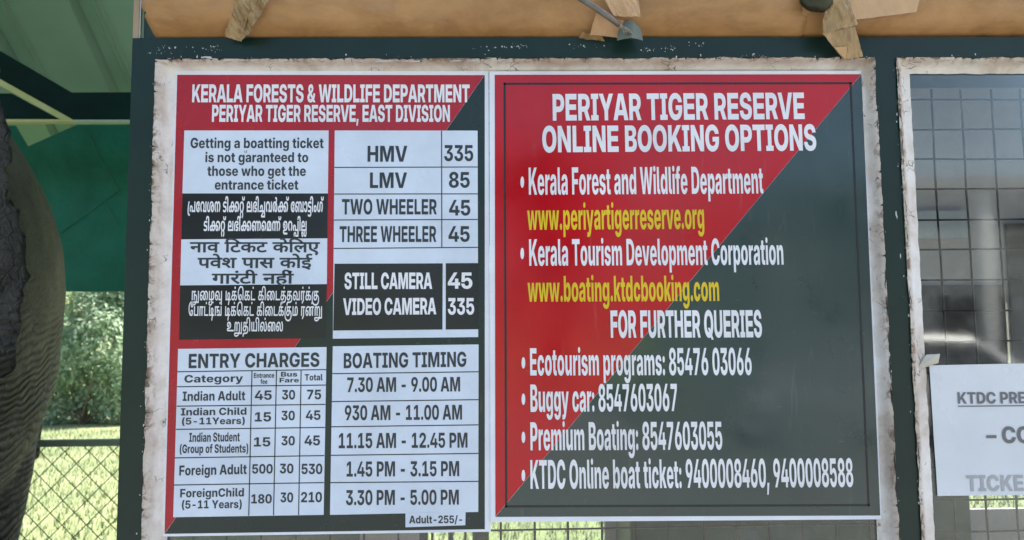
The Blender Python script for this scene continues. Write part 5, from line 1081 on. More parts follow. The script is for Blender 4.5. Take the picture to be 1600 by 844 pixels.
for t, a, b_, c, d_, s_ in (('Kerala Forest and Wildlife Department', 826.4, 1193, 262, 304.4, 2), ('Kerala Tourism Development Corporation', 827, 1224.5, 374, 415.4, 1.8),
                            ('Ecotourism programs: 85476 03066', 828.5, 1175, 544.3, 586.8, 0.8), ('Buggy car: 8547603067', 829, 1058.6, 601, 643.8, 1.4),
                            ('Premium Boating: 8547603055', 829, 1129, 660, 703.8, 1.2), ('KTDC Online boat ticket: 9400008460, 9400008588', 829, 1333.8, 719, 764, 3.2)):
    T('b', t, a, b_, c, d_, INK_WHITE, sign2, 'cap', s_)
    m = MB()
    cx, cy = (816 if c < 500 else 817.8), (c + d_) / 2 + 1.5
    m.add([at(cx + 2.9 * math.cos(k * math.pi / 9), cy - 9 * math.sin(k * math.pi / 9), y3) for k in range(18)], [list(range(18))])
    m.build('bullet', INK_WHITE, sign2)
T('b', 'www.periyartigerreserve.org', 824, 1100.6, 328.5, 359.3, INK_YELLOW, sign2, 'x', 1.6)
T('b', 'www.boating.ktdcbooking.com', 824.6, 1124, 441.5, 471.6, INK_YELLOW, sign2, 'x', 1.2)

# ------------------------------------------------------------------ paper notice on the right pane
YN = -0.0025
note = thing('paper_notice', 'white printed paper sheet stuck on the right wired window pane', 'notice', tuple(at(1560, 670, YN)))
c0, c1 = at(1452, 571, YN), at(1465, 775, YN)
pw = 0.297
m = MB()
m.grid(lambda u, v: (c1.x + (c0.x - c1.x) * v + pw * u, YN + 0.0009 * (nz(u, v, 1.7, 2)), c1.z + (c0.z - c1.z) * v + 0.004 * u * (v - 0.3)), 30, 24)
pg = m.build('paper_sheet', PAPER, note, True)
yk = YN - 0.0012
lettering('b', 'KTDC PRE', 1497, 1603, 613, 631, yk, INK_GREY, pg, 'cap', 0.6)
m = MB()
rule(m, (1497, 635), (1603, 634), 1.6, yk)
m.build('underline', INK_GREY, pg)
lettering('b', '\u2013 CO', 1542, 1612, 667, 693, yk, INK_GREY, pg, 'cap', 0.6)
lettering('b', 'TICKE', 1511, 1600, 743, 768, yk, INK_GLARE, pg, 'cap', 0.8)
gm_ = thing('sticky_tape', 'yellowed lump of sticky tape on the white paint above the paper notice corner', 'tape', tuple(at(1445, 568, -0.006)))
m = MB()


def lump(u, v):
    p = [at(1428, 582, -0.009), at(1466, 567, -0.006), at(1468, 553, -0.006), at(1447, 554, -0.009)]
    q = (p[0] * (1 - u) + p[1] * u) * (1 - v) + (p[3] * (1 - u) + p[2] * u) * v
    return (q.x + 0.002 * nz(u, v, 3), q.y - 0.006 * math.sin(math.pi * u) * math.sin(math.pi * v) - 0.001, q.z + 0.002 * nz(v, u, 3, 4))


m.grid(lump, 10, 8)
m.build('tape_strip', GUM, gm_, True)

# ------------------------------------------------------------------ brown wrapping along the top of the booth
def wrapper(name, label, x_left, x_right, zb, seed, yoff=0.0, torn=None):
    """paper wrapped round a long roll: bulges forward, tucked in behind the frame top"""
    H = 0.30
    nu, nv = max(20, int((x_right(0) - x_left(0)) / 0.012)), 34
    prof = [(0.0, -0.020), (0.004, -0.030), (0.012, -0.044), (0.024, -0.056), (0.04, -0.064), (0.07, -0.070), (0.12, -0.066), (0.20, -0.05), (0.30, -0.02)]

    def yprof(h):
        for (h0, a), (h1, c) in zip(prof, prof[1:]):
            if h <= h1:
                return a + (c - a) * (h - h0) / (h1 - h0)
        return prof[-1][1]

    def fn(u, v):
        h = H * v ** 1.6
        xl, xr = x_left(h), x_right(h)
        x = xl + (xr - xl) * u
        y = yprof(h) + yoff
        amp = min(1.0, h / 0.02)
        y += amp * (0.010 * nz(x, h, 3.5, seed) + 0.0055 * nz(x, h, 13, seed + 2) - 0.035 * max(0.0, 0.10 - abs(nz(x + 0.8 * h, h, 5.5, seed + 7))))
        z = zb(x) + h + (1 - amp) * 0.0012 * nz(x, 0, 40, seed)
        return (x, y, z)
    m = MB()
    m.grid(fn, nu, nv)
    root = thing(name, label, 'packing paper', (x_left(0), -0.03, ZT1))
    o = m.build('paper_wrap', KRAFT, root, True)
    sm = o.modifiers.new('thickness', 'SOLIDIFY')
    sm.thickness = 0.002
    sm.offset = -1
    return root


XE = 1.995
xt0 = lambda h: at(234, 60, -0.05).x - 0.011 * min(1, h / 0.05) + 0.0035 * nz(h, 3, 60) + (0.0045 if 0.03 < h < 0.042 else 0)
xseam = at(1264, 40, -0.06).x
wrapA = wrapper('paper_wrapping', 'brown packing paper wrapped above the green frame, torn at its left end', xt0, lambda h: xseam, lambda x: ZT1 + 0.002, 1.0)
wrapB = wrapper('paper_wrapping', 'brown packing paper above the bare wired window, right of the hanging tape flap', lambda h: xseam - 0.012, lambda h: XE, lambda x: ZT1 + 0.004, 5.0, 0.0045)


def crumple(mat, name, pts, y, amp, nx, ny, seed, par, yb=None, jag=0.0008, freq=24):
    """crumpled strip over four photo-measured corners (bottom left, bottom right, top right, top left)"""
    ys = y if isinstance(y, (list, tuple)) else [y] * 4
    P = [at(p[0], p[1], yy) for p, yy in zip(pts, ys)]

    def fn(u, v):
        q = (P[0] * (1 - u) + P[1] * u) * (1 - v) + (P[3] * (1 - u) + P[2] * u) * v
        e = (1 - min(1, 6 * min(u, 1 - u)))
        q.x += jag * e * nz(v, seed, 5, u)
        q.z += jag * (1 - min(1, 6 * min(v, 1 - v))) * nz(u, seed, 5, v)
        r = nz(q.x + 0.45 * q.z, 0.3 * q.z, freq, seed)
        q.y -= amp * (0.4 + abs(r) * 2.2 - 0.8 * abs(nz(q.x + 0.45 * q.z, 0.4 * q.z, freq * 2.2, seed + 4)))
        return tuple(q)
    m = MB()
    m.grid(fn, nx, ny)
    return m.build(name, mat, par, False)


YW = -0.072
tp = thing('packing_tape', 'crumpled glossy brown tape running diagonally down the paper above the price sign', 'tape', tuple(at(380, 30, YW)))
crumple(TAPE, 'tape_strip', [(353, 60), (378, 66), (402, -8), (372, -8)], (-0.040, -0.036, -0.082, -0.082), 0.006, 22, 40, 2.0, tp)
crumple(TAPE, 'tape_strip', [(374, 68), (394, 50), (428, -8), (398, -8)], (-0.034, -0.062, -0.084, -0.084), 0.006, 20, 36, 3.5, tp)
tp2 = thing('packing_tape', 'brown tape wad stuck to the paper round the grey cable end', 'tape', tuple(at(960, 30, YW)))
crumple(TAPE_PALE, 'tape_strip', [(921, 56), (966, 60), (974, 34), (931, 22)], (-0.046, -0.040, -0.074, -0.080), 0.004, 26, 16, 6.0, tp2)
crumple(TAPE_PALE, 'tape_strip', [(958, 26), (1000, 28), (996, -8), (940, -8)], (-0.080, -0.080, -0.084, -0.084), 0.006, 26, 24, 7.0, tp2)
crumple(TAPE, 'tape_strip', [(904, 61.5), (945, 65), (938, 53), (909, 52)], (-0.036, -0.034, -0.05, -0.05), 0.004, 20, 10, 8.0, tp2)
tp3 = thing('packing_tape', 'wide crumpled brown tape flap hanging down over the green frame', 'tape', tuple(at(1310, 60, YW)))
crumple(TAPE, 'tape_strip', [(1318, 94), (1348, 89), (1336, 42), (1284, 52)], (-0.038, -0.037, -0.070, -0.072), 0.003, 24, 26, 9.0, tp3, freq=22)
crumple(TAPE, 'tape_strip', [(1284, 53), (1336, 43), (1324, -8), (1290, -8)], (-0.073, -0.071, -0.090, -0.090), 0.007, 24, 26, 9.6, tp3)
crumple(TAPE_PALE, 'tape_corner', [(1320, 92), (1321, 91), (1323, 73), (1303, 74)], (-0.041, -0.041, -0.056, -0.056), 0.001, 8, 8, 10.0, tp3)
tp4 = thing('packing_tape', 'pale tape patch on the brown paper right of the hanging flap', 'tape', tuple(at(1400, 10, YW)))
crumple(TAPE_PALE, 'tape_strip', [(1332, 32), (1432, 19), (1438, -8), (1325, -8)], (-0.080, -0.081, -0.085, -0.085), 0.0015, 30, 14, 12.0, tp4, freq=9)
knot = thing('plastic_knot', 'dark olive plastic lump tied above the seam in the brown paper', 'plastic wrap', tuple(at(1275, 0, -0.09)))
m = MB()
kc, kr = at(1276, -2, -0.088), (0.033, 0.018, 0.026)
m.grid(lambda u, v: (kc.x + kr[0] * math.cos(6.2832 * u) * math.sin(math.pi * v) * (1 + 0.2 * nz(u, v, 3)), kc.y + kr[1] * math.sin(6.2832 * u) * math.sin(math.pi * v),
                     kc.z - kr[2] * math.cos(math.pi * v) * (1 + 0.2 * nz(v, u, 3))), 24, 14)
m.build('wrapped_lump', OLIVE, knot, True)

cable = thing('cable', 'grey cable with a frayed end lying over the brown paper', 'cable', tuple(at(960, 30, -0.09)))
m = MB()
m.tube([at(880, -22, -0.092), at(905, -4, -0.094), at(930, 12, -0.094), at(952, 27, -0.092), at(968, 40, -0.088)], [0.0062, 0.0062, 0.006, 0.0058, 0.005], 10)
m.build('sheath', CABLE, cable, True)
m = MB()
for k in range(7):
    e = (978 + k * 2.6, 60.5)
    m.tube([at(964 + k, 36 + k * 0.6, -0.090 - 0.001 * (k % 3)), at(973 + k * 1.6, 46 - (k % 2), -0.088 - 0.002 * (k % 2)), at(e[0] + (k % 3), e[1], -0.058)], 0.0011, 5)
m.build('bare_strands', CORE, cable, True)
patch = thing('plastic_disc', 'half hidden grey green disc behind the frayed cable end', 'disc', tuple(at(988, 50, -0.075)))
m = MB()
dc = at(986, 60, -0.074)
m.grid(lambda u, v: (dc.x + 0.025 * v * math.cos(math.pi * u), dc.y + 0.012 * v - 0.003 * math.sqrt(max(0, 1 - v * v)), dc.z + 0.041 * v * math.sin(math.pi * u)), 32, 8)
m.build('disc', FELT, patch, True)

# ------------------------------------------------------------------ green shelter on the left
ROOFM, n, l, b = new_mat('pale_green_roof_sheet')
v = coords(n, l)
rc = ramp(n, l, noise_tex(n, l, v, 1.3, 5, 0.6), [(0.3, (0.19, 0.31, 0.235)), (0.7, (0.25, 0.38, 0.30))])
l.new(rc, b.inputs['Base Color'])
b.inputs['Roughness'].default_value = 0.5
tl = n.new('ShaderNodeBsdfTranslucent')
l.new(rc, tl.inputs['Color'])
ms = n.new('ShaderNodeMixShader')
ms.inputs[0].default_value = 0.22
l.new(b.outputs[0], ms.inputs[1])
l.new(tl.outputs[0], ms.inputs[2])
l.new(ms.outputs[0], n['Material Output'].inputs['Surface'])
NET, n, l, b = new_mat('dark_green_tarpaulin')
v = coords(n, l)
rc = ramp(n, l, noise_tex(n, l, v, 2.2, 6, 0.65, 0.5), [(0.3, (0.004, 0.18, 0.105)), (0.7, (0.016, 0.28, 0.175))])
l.new(rc, b.inputs['Base Color'])
b.inputs['Roughness'].default_value = 0.55
tl = n.new('ShaderNodeBsdfTranslucent')
l.new(rc, tl.inputs['Color'])
ms = n.new('ShaderNodeMixShader')
ms.inputs[0].default_value = 0.35
l.new(b.outputs[0], ms.inputs[1])
l.new(tl.outputs[0], ms.inputs[2])
l.new(ms.outputs[0], n['Material Output'].inputs['Surface'])
bump(n, l, noise_tex(n, l, v, 3, 4, 0.6), 0.5, 0.06, b)
NET_PALE = mottled('faded_green_seam', (0.02, 0.17, 0.10), (0.05, 0.24, 0.15), 9, 0.6, 0)
STEEL = mottled('dark_green_steel', (0.001, 0.016, 0.014), (0.002, 0.026, 0.022), 6, 0.55, 0.1, 0.001, spec=0.12)
SUNLIT_EDGE = mottled('painted_sunlit_edge', (0.55, 0.58, 0.22), (0.68, 0.68, 0.34), 8, 0.5, 0.1, 0.001)  # pale colour stands in for sunlit edges along the dark steel
GREY = mottled('grey_green_rail_paint', (0.42, 0.56, 0.42), (0.52, 0.66, 0.50), 12, 0.5, 0.1, 0.001)

shelter = thing('green_shelter', 'open green shelter with sloping sheet roof and dark beams left of the booth', 'shelter', (-3.6, 2.2, 0))
YS = 3.4
zeave = at(160, 148, YS).z
SL = math.tan(rad(36))
X0, X1 = -8.0, 1.2  # right end carried over the booth, added to keep sun off the statue
ribs = [at(85, 125, YS).x, at(202, 102, YS).x]
pitch = 0.535
m = MB()
xr = ribs[0] - 12 * pitch
prof = []
while xr < X1 + 0.4:
    prof += [(xr, 0.0), (xr + 0.008, -0.020), (xr + 0.016, 0.0), (xr + pitch * 0.70, 0.0), (xr + pitch * 0.75, 0.055), (xr + pitch * 0.9, 0.055), (xr + pitch * 0.97, 0.0)]
    xr += pitch
prof = [(x, h) for x, h in prof if X0 <= x <= X1 + 0.3]
for (xa_, ha), (xb_, hb) in zip(prof, prof[1:]):
    pa = []
    for yy in (YS + 0.95, 0.9):
        zz = zeave + (YS - yy) * SL
        pa.append(((xa_, yy, zz + ha), (xb_, yy, zz + hb)))
    m.add([pa[0][0], pa[0][1], pa[1][1], pa[1][0]], [[0, 1, 2, 3]])
roof = m.build('roof', ROOFM, shelter)
so = roof.modifiers.new('thickness', 'SOLIDIFY')
so.thickness = 0.004
so.offset = 1
# rear half of the same roof beyond the ridge
m = MB()
zr = zeave + (YS - 0.9) * SL
m.add([(X0, 0.9, zr), (X1, 0.9, zr), (X1, -0.2, zr - 0.8), (X0, -0.2, zr - 0.8)], [[0, 1, 2, 3]])
o = m.build('roof', ROOFM, shelter)
so = o.modifiers.new('thickness', 'SOLIDIFY')
so.thickness = 0.004
yb_ = 2.72


def bar(pxs, y, d, mat, nm):
    m = MB()
    m.prism(quad(pxs, y), d)
    return m.build(nm, mat, shelter)


bar([(112, 187), (470, 187), (470, 143), (112, 144.5)], yb_, 0.06, STEEL, 'beam')
bar([(-200, 16), (112, 187), (112, 144.5), (-200, -37)], yb_ + 0.002, 0.056, STEEL, 'brace')
bar([(-500, 184), (88, 184), (18, 146), (-500, 146)], yb_ + 0.02, 0.03, STEEL, 'gusset_panel')
bar([(-500, 191.5), (114, 190), (114, 186.8), (-500, 184.2)], yb_ - 0.006, 0.05, SUNLIT_EDGE, 'flange')
bar([(-200, 23), (95, 186.6), (113, 186.6), (-200, 12)], yb_ - 0.008, 0.05, SUNLIT_EDGE, 'flange')
bar([(114.5, 190), (470, 189), (470, 187.2), (114.5, 187.2)], yb_ - 0.004, 0.05, GREY, 'flange')
# hanging dark sheet behind the beam
zs0 = at(150, 456, YS).z
m = MB()
pl = [at(-700, 455, YS), at(450, 455, YS), at(450, 191.5, YS), at(114, 191.5, YS), at(36, 226, YS), at(16, 193, YS), at(-700, 193, YS)]
m.prism([(p.x, YS + 0.05, p.z) for p in pl], 0.01)
m.build('hanging_sheet', NET, shelter)
m = MB()
for a, c in (((128, 200), (160, 262)), ((160, 262), (184, 300)), ((90, 362), (185, 292)), ((150, 300), (180, 350))):
    A, C = at(*a, YS), at(*c, YS)
    m.tube([(A.x, YS + 0.044, A.z), (C.x, YS + 0.044, C.z)], 0.003, 5)
m.build('sheet_cords', NET_PALE, shelter)
for px_, yy in ((-420, YS + 0.1), (400, YS + 0.1)):
    m = MB()
    p = at(px_, 300, yy)
    m.box((p.x - 0.04, yy, 0), (p.x + 0.04, yy + 0.08, zeave + 0.1))
    m.build('post', STEEL, shelter)

# ------------------------------------------------------------------ fence
NETTING = mottled('dark_green_coated_wire', (0.08, 0.13, 0.06), (0.13, 0.19, 0.10), 20, 0.5, 0)
fence = thing('chain_link_fence', 'chain link fence with a grey green top rail behind the elephant', 'fence', (-2.5, 2.4, 0))
YFN = 2.4
za, zb2 = at(140, 686.5, YFN).z, at(140, 697, YFN).z
m = MB()
m.box((-6.0, YFN - 0.02, zb2), (BX0 - 0.05, YFN + 0.02, za))
bevel(m.build('rail', GREY, fence), 0.004)
m = MB()
dia = 0.118
xx = -6.0
z0f, z1f = 0.03, zb2
hgt = z1f - z0f
k = 0
while xx < BX0 + hgt:
    for sg in (1, -1):
        if sg == 1:
            a, c = (xx - hgt, z0f), (xx, z1f)
        else:
            a, c = (xx - hgt, z1f), (xx, z0f)
        # clip to the fence length
        xa_, za_ = a
        xb_, zb_3 = c
        if xb_ > BX0 - 0.05:
            t = (BX0 - 0.05 - xa_) / (xb_ - xa_)
            xb_, zb_3 = xa_ + (xb_ - xa_) * t, za_ + (zb_3 - za_) * t
        if xb_ - xa_ < 0.02:
            continue
        m.tube([(xa_, YFN + 0.004 * sg, za_), (xb_, YFN + 0.004 * sg, zb_3)], 0.0024, 5)
    xx += dia
m.build('wire_netting', NETTING, fence)
for xx in (-5.95, -3.3, BX0 - 0.10):
    m = MB()
    m.box((xx - 0.02, YFN + 0.021, 0), (xx + 0.02, YFN + 0.06, za))
    m.build('post', GREY, fence)

# ------------------------------------------------------------------ elephant statue
SKIN, n, l, b = new_mat('weathered_grey_cement')
v = coords(n, l)
f = noise_tex(n, l, v, 3.5, 8, 0.65)
l.new(ramp(n, l, f, [(0.28, (0.05, 0.051, 0.045)), (0.5, (0.115, 0.112, 0.099)), (0.72, (0.20, 0.192, 0.172))]), b.inputs['Base Color'])
b.inputs['Roughness'].default_value = 0.6
tc = n.new('ShaderNodeTexCoord')
dt = n.new('ShaderNodeVectorMath')
dt.operation = 'DOT_PRODUCT'
dt.inputs[1].default_value = (-0.46, -0.30, 1.2)
l.new(tc.outputs['Object'], dt.inputs[0])


def math_node(op, a_, b_, c_=None):
    q = n.new('ShaderNodeMath')
    q.operation = op
    for k_, x_ in enumerate((a_, b_, c_)):
        if x_ is None:
            continue
        if isinstance(x_, (int, float)):
            q.inputs[k_].default_value = x_
        else:
            l.new(x_, q.inputs[k_])
    return q.outputs[0]


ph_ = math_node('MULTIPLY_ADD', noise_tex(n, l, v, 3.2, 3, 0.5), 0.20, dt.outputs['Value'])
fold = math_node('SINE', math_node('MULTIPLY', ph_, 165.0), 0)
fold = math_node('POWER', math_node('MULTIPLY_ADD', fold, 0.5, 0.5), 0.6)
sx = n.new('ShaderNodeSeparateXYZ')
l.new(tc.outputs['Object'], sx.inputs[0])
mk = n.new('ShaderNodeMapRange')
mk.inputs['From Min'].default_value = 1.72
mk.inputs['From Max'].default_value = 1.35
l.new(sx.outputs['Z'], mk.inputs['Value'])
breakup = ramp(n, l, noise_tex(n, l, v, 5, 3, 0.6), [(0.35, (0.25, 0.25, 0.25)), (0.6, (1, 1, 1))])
fold_shade = math_node('MULTIPLY', math_node('MULTIPLY', math_node('SUBTRACT', 1.0, fold), mk.outputs[0]), breakup)  # shade between the folds, put into the skin colour below
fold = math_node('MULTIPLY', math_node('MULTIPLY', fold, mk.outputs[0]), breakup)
rough_ = noise_tex(n, l, coords(n, l, (1, 1, 0.8)), 22, 8, 0.7, 0.3)
vc_ = n.new('ShaderNodeTexVoronoi')
vc_.feature = 'DISTANCE_TO_EDGE'
vc_.inputs['Scale'].default_value = 26
wv_ = n.new('ShaderNodeMix')
wv_.data_type = 'RGBA'
wv_.blend_type = 'ADD'
wv_.inputs[0].default_value = 0.08
l.new(v, wv_.inputs[6])
nv_ = n.new('ShaderNodeTexNoise')
nv_.inputs['Scale'].default_value = 14
l.new(v, nv_.inputs['Vector'])
l.new(nv_.outputs['Color'], wv_.inputs[7])
l.new(wv_.outputs[2], vc_.inputs['Vector'])
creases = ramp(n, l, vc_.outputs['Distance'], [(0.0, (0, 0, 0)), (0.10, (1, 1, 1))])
hgt_ = math_node('MULTIPLY_ADD', rough_, 0.7, math_node('MULTIPLY_ADD', creases, 0.10, fold))
bump(n, l, hgt_, 1.0, 0.03, b)
md_ = n.new('ShaderNodeMix')
md_.data_type = 'RGBA'
md_.blend_type = 'MULTIPLY'
md_.inputs[0].default_value = 1.0
l.new(b.inputs['Base Color'].links[0].from_socket, md_.inputs[6])
l.new(ramp(n, l, math_node('MULTIPLY_ADD', math_node('SUBTRACT', 1.0, creases), 0.25, fold_shade), [(0.05, (1, 1, 1)), (0.75, (0.22, 0.22, 0.21))]), md_.inputs[7])  # colour darkened in folds and creases to imitate shade
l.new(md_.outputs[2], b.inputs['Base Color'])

ele = thing('elephant_statue', 'grey wrinkled elephant statue under the green shelter at the left edge', 'statue', (-2.6, 1.25, 0))


def blob(mb, c, r, rot=0.0, tilt=0.0, nu=40, nv=24):
    R_ = Matrix.Rotation(rot, 3, 'Z') @ Matrix.Rotation(tilt, 3, 'X')

    def fn(u, v):
        p = Vector((r[0] * math.cos(6.28318 * u) * math.sin(math.pi * v), r[1] * math.sin(6.28318 * u) * math.sin(math.pi * v), -r[2] * math.cos(math.pi * v)))
        return tuple(Vector(c) + R_ @ p)
    mb.grid(fn, nu, nv)


m = MB()
blob(m, (-2.43, 1.35, 1.66), (0.58, 1.0, 1.05), rad(-8))
blob(m, (-2.50, 0.70, 1.80), (0.52, 0.6, 0.75), rad(-8))
blob(m, (-2.50, 0.02, 2.02), (0.45, 0.5, 0.56), rad(-10))
for lx, ly in ((-2.24, 0.78), (-2.75, 0.62), (-2.34, 1.98), (-2.70, 2.02)):
    m.tube([(lx, ly, 0.0), (lx, ly, 0.12), (lx, ly, 0.55), (lx, ly, 1.3)], [0.235, 0.215, 0.20, 0.30], 28)
m.tube([(-2.54, -0.30, 1.95), (-2.58, -0.52, 1.6), (-2.60, -0.62, 1.15), (-2.62, -0.62, 0.75), (-2.63, -0.5, 0.45), (-2.64, -0.32, 0.4)], [0.26, 0.2, 0.16, 0.125, 0.1, 0.07], 24)
m.tube([(-2.32, 2.30, 1.75), (-2.30, 2.42, 1.4), (-2.29, 2.43, 0.95)], [0.06, 0.04, 0.025], 12)
tmp = m.build('tmp_body', SKIN, None)
rm = tmp.modifiers.new('remesh', 'REMESH')
rm.mode = 'VOXEL'
rm.voxel_size = 0.02
sm = tmp.modifiers.new('smooth', 'SMOOTH')
sm.factor = 0.6
sm.iterations = 10
bpy.context.view_layer.update()
dg = bpy.context.evaluated_depsgraph_get()
me = bpy.data.meshes.new_from_object(tmp.evaluated_get(dg))
bpy.data.objects.remove(tmp, do_unlink=True)
vv = [vt.co.copy() for vt in me.vertices]
nn = [vt.normal.copy() for vt in me.vertices]
ff = [list(p.vertices) for p in me.polygons]
bpy.data.meshes.remove(me)
out_v = []
for p, q in zip(vv, nn):
    w = p.copy()
    d = 0.006 * noise.fractal(p * 5, 1.0, 2.0, 4) + 0.02 * noise.noise(p * 1.6)
    out_v.append(w + q * d)
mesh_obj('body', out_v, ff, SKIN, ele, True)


def ear(name, xr_, sgn):
    tip = [(0.0, 0.55), (0.25, 0.615), (0.5, 0.66), (0.8, 0.675), (0.92, 0.67), (1.0, 0.61)]

    def fn(u, v):
        for (a_, p_), (c_, q_) in zip(tip, tip[1:]):
            if v <= c_ + 1e-6:
                w = p_ + (q_ - p_) * (v - a_) / (c_ - a_)
                break
        x = xr_ + sgn * w * u
        zb3 = 1.80 - 0.35 * math.sin(math.pi / 2 * min(1, u * 1.05))
        z = 2.48 + (zb3 - 2.48) * v + 0.012 * nz(u, v, 6, sgn)
        y = 0.36 + 0.50 * u - 0.06 * math.sin(math.pi * u) + 0.03 * math.sin(10 * u + 4 * v) * u + 0.05 * nz(u * 2, v * 2, 3, sgn) * u
        y += 0.012 * nz(u * 3, v, 9, sgn)
        return (x, y, z)
    m = MB()
    m.grid(fn, 70, 80)
    o = m.build(name, SKIN, ele, True)
    so = o.modifiers.new('thickness', 'SOLIDIFY')
    so.thickness = 0.035
    return o


ear('ear', -2.12, 1)
ear('ear', -2.90, -1)
EYE = vinyl('dark_glass_eye', (0.01, 0.008, 0.006), 0.1, wave=0)
TUSK = mottled('aged_ivory_paint', (0.55, 0.5, 0.38), (0.66, 0.6, 0.48), 10, 0.4, 0.1, 0.001)
for sg, ex in ((1, -2.14), (-1, -2.86)):
    m = MB()
    blob(m, (ex + 0.0 * sg, -0.24, 2.1), (0.035, 0.035, 0.035), nu=16, nv=10)
    m.build('eye', EYE, ele, True)
    m = MB()
    m.tube([(ex - 0.10 * sg, -0.36, 1.72), (ex - 0.06 * sg, -0.62, 1.52), (ex - 0.08 * sg, -0.86, 1.52)], [0.05, 0.042, 0.012], 14)
    m.build('tusk', TUSK, ele, True)

# ------------------------------------------------------------------ vegetation
def leaf_mat(name, c1, c2, c3):
    m_, n, l, b = new_mat(name)
    oi = n.new('ShaderNodeTexCoord')
    f = noise_tex(n, l, oi.outputs['Object'], 2.4, 6, 0.75)
    rc = ramp(n, l, f, [(0.3, c1), (0.5, c2), (0.72, c3)])
    l.new(rc, b.inputs['Base Color'])
    b.inputs['Roughness'].default_value = 0.45
    tl = n.new('ShaderNodeBsdfTranslucent')
    l.new(rc, tl.inputs['Color'])
    ms = n.new('ShaderNodeMixShader')
    ms.inputs[0].default_value = 0.45
    l.new(b.outputs[0], ms.inputs[1])
    l.new(tl.outputs[0], ms.inputs[2])
    l.new(ms.outputs[0], n['Material Output'].inputs['Surface'])
    return m_


LEAF = leaf_mat('sunlit_leaf', (0.08, 0.14, 0.035), (0.13, 0.20, 0.055), (0.20, 0.25, 0.08))
LEAF2 = leaf_mat('yellow_green_leaf', (0.14, 0.19, 0.045), (0.20, 0.25, 0.065), (0.27, 0.29, 0.10))
LEAF4 = leaf_mat('haze_paled_leaf', (0.20, 0.31, 0.20), (0.31, 0.42, 0.28), (0.44, 0.50, 0.37))  # leaf colour lightened to imitate bright haze
LEAF3 = leaf_mat('deep_green_leaf', (0.025, 0.06, 0.015), (0.05, 0.09, 0.02), (0.08, 0.11, 0.03))
BARK = mottled('grey_brown_bark', (0.10, 0.075, 0.05), (0.2, 0.16, 0.12), 12, 0.9, 0.8, 0.01)


def leaves(clumps, n_, size, seed):
    rnd = random.Random(seed)
    V, F = [], []
    for _ in range(n_):
        c, r = rnd.choice(clumps)
        while True:
            p = Vector((rnd.uniform(-1, 1), rnd.uniform(-1, 1), rnd.uniform(-1, 1)))
            if 0.15 < p.length < 1:
                break
        p = p * (0.55 + 0.45 * rnd.random()) / max(p.length, 0.5)
        w = Vector((c[0] + p.x * r[0], c[1] + p.y * r[1], max(0.03, c[2] + p.z * r[2])))
        nrm = (p + Vector((rnd.gauss(0, 0.6), rnd.gauss(0, 0.6), 0.5 + rnd.gauss(0, 0.5)))).normalized()
        t = nrm.orthogonal().normalized()
        t = (Matrix.Rotation(rnd.uniform(0, 6.28), 3, nrm) @ t)
        s_ = nrm.cross(t)
        L = size * rnd.uniform(0.6, 1.3)
        o = len(V)
        V += [w - t * L * 0.5, w + s_ * L * 0.24 + nrm * L * 0.05, w + t * L * 0.5 - nrm * L * 0.12, w - s_ * L * 0.24 + nrm * L * 0.05]
        F.append([o, o + 1, o + 2, o + 3])
    return V, F


def plant(name, label, cat, base, clumps, n_, size, mat, seed, trunk=0.03, group=None, crown='foliage'):
    root = thing(name, label, cat, base, group)
    V, F = leaves([((base[0] + c[0], base[1] + c[1], base[2] + c[2]), r) for c, r in clumps], n_, size, seed)
    mesh_obj(crown, V, F, mat, root)
    m = MB()
    rnd = random.Random(seed)
    B = Vector(base)
    for c, r in clumps:
        e = B + Vector(c)
        mid = B.lerp(e, 0.5) + Vector((rnd.gauss(0, 0.05), rnd.gauss(0, 0.05), 0.1))
        m.tube([B + Vector((rnd.gauss(0, trunk), rnd.gauss(0, trunk), 0)), mid, e], [trunk, trunk * 0.7, trunk * 0.3], 7)
    m.build('trunk' if crown == 'crown' else 'stems', BARK, root, True)
    return root


G1 = 'bushes growing behind the shelter'
def bush(x, y, h, w, mat, seed, label, n_=7000, size=0.075):
    rnd = random.Random(seed)
    cl = []
    for k in range(12):
        zz = h * rnd.uniform(0.1, 0.85)
        cl.append(((rnd.uniform(-w, w) * 0.7, rnd.uniform(-0.5, 0.5), zz), (w * rnd.uniform(0.3, 0.5), rnd.uniform(0.3, 0.5), h * rnd.uniform(0.16, 0.28))))
    plant('bush', label, 'bush', (x, y, 0), cl, n_, size, mat, seed, 0.02, G1)


bush(-7.5, 12.8, 2.9, 1.4, LEAF4, 21, 'pale blue green bush seen beyond the fence rail, between the elephant and the booth post', 15000, 0.11)
bush(-9.7, 13.4, 2.8, 1.6, LEAF2, 23, 'tall bush standing beyond the fence and behind the elephant statue', 9000, 0.11)
bush(-5.3, 14.5, 3.0, 1.5, LEAF2, 22, 'yellow green bush behind the booth post, right of the blue green bush', 9000, 0.12)
bush(1.3, 7.8, 1.4, 1.0, LEAF, 25, 'bright bush seen through the gap under the booking sign', 8000, 0.07)
bush(6.1, 8.6, 2.6, 1.2, LEAF2, 26, 'bright bush seen through the slit in the dark booth above the paper notice', 9000, 0.07)

def tree(x, y, h, w, mat, seed, label, n_=9000, size=0.22, group='trees round the yard'):
    rnd = random.Random(seed)
    cl = []
    for k in range(14):
        a, q = rnd.uniform(0, 6.28), rnd.uniform(0.2, 1.0)
        cl.append(((math.cos(a) * w * q * 0.7, math.sin(a) * w * q * 0.7, h * rnd.uniform(0.45, 0.92)), (w * rnd.uniform(0.22, 0.4), w * rnd.uniform(0.22, 0.4), h * rnd.uniform(0.07, 0.14))))
    plant('tree', label, 'tree', (x, y, 0), cl, n_, size, mat, seed, 0.16, group, 'crown')


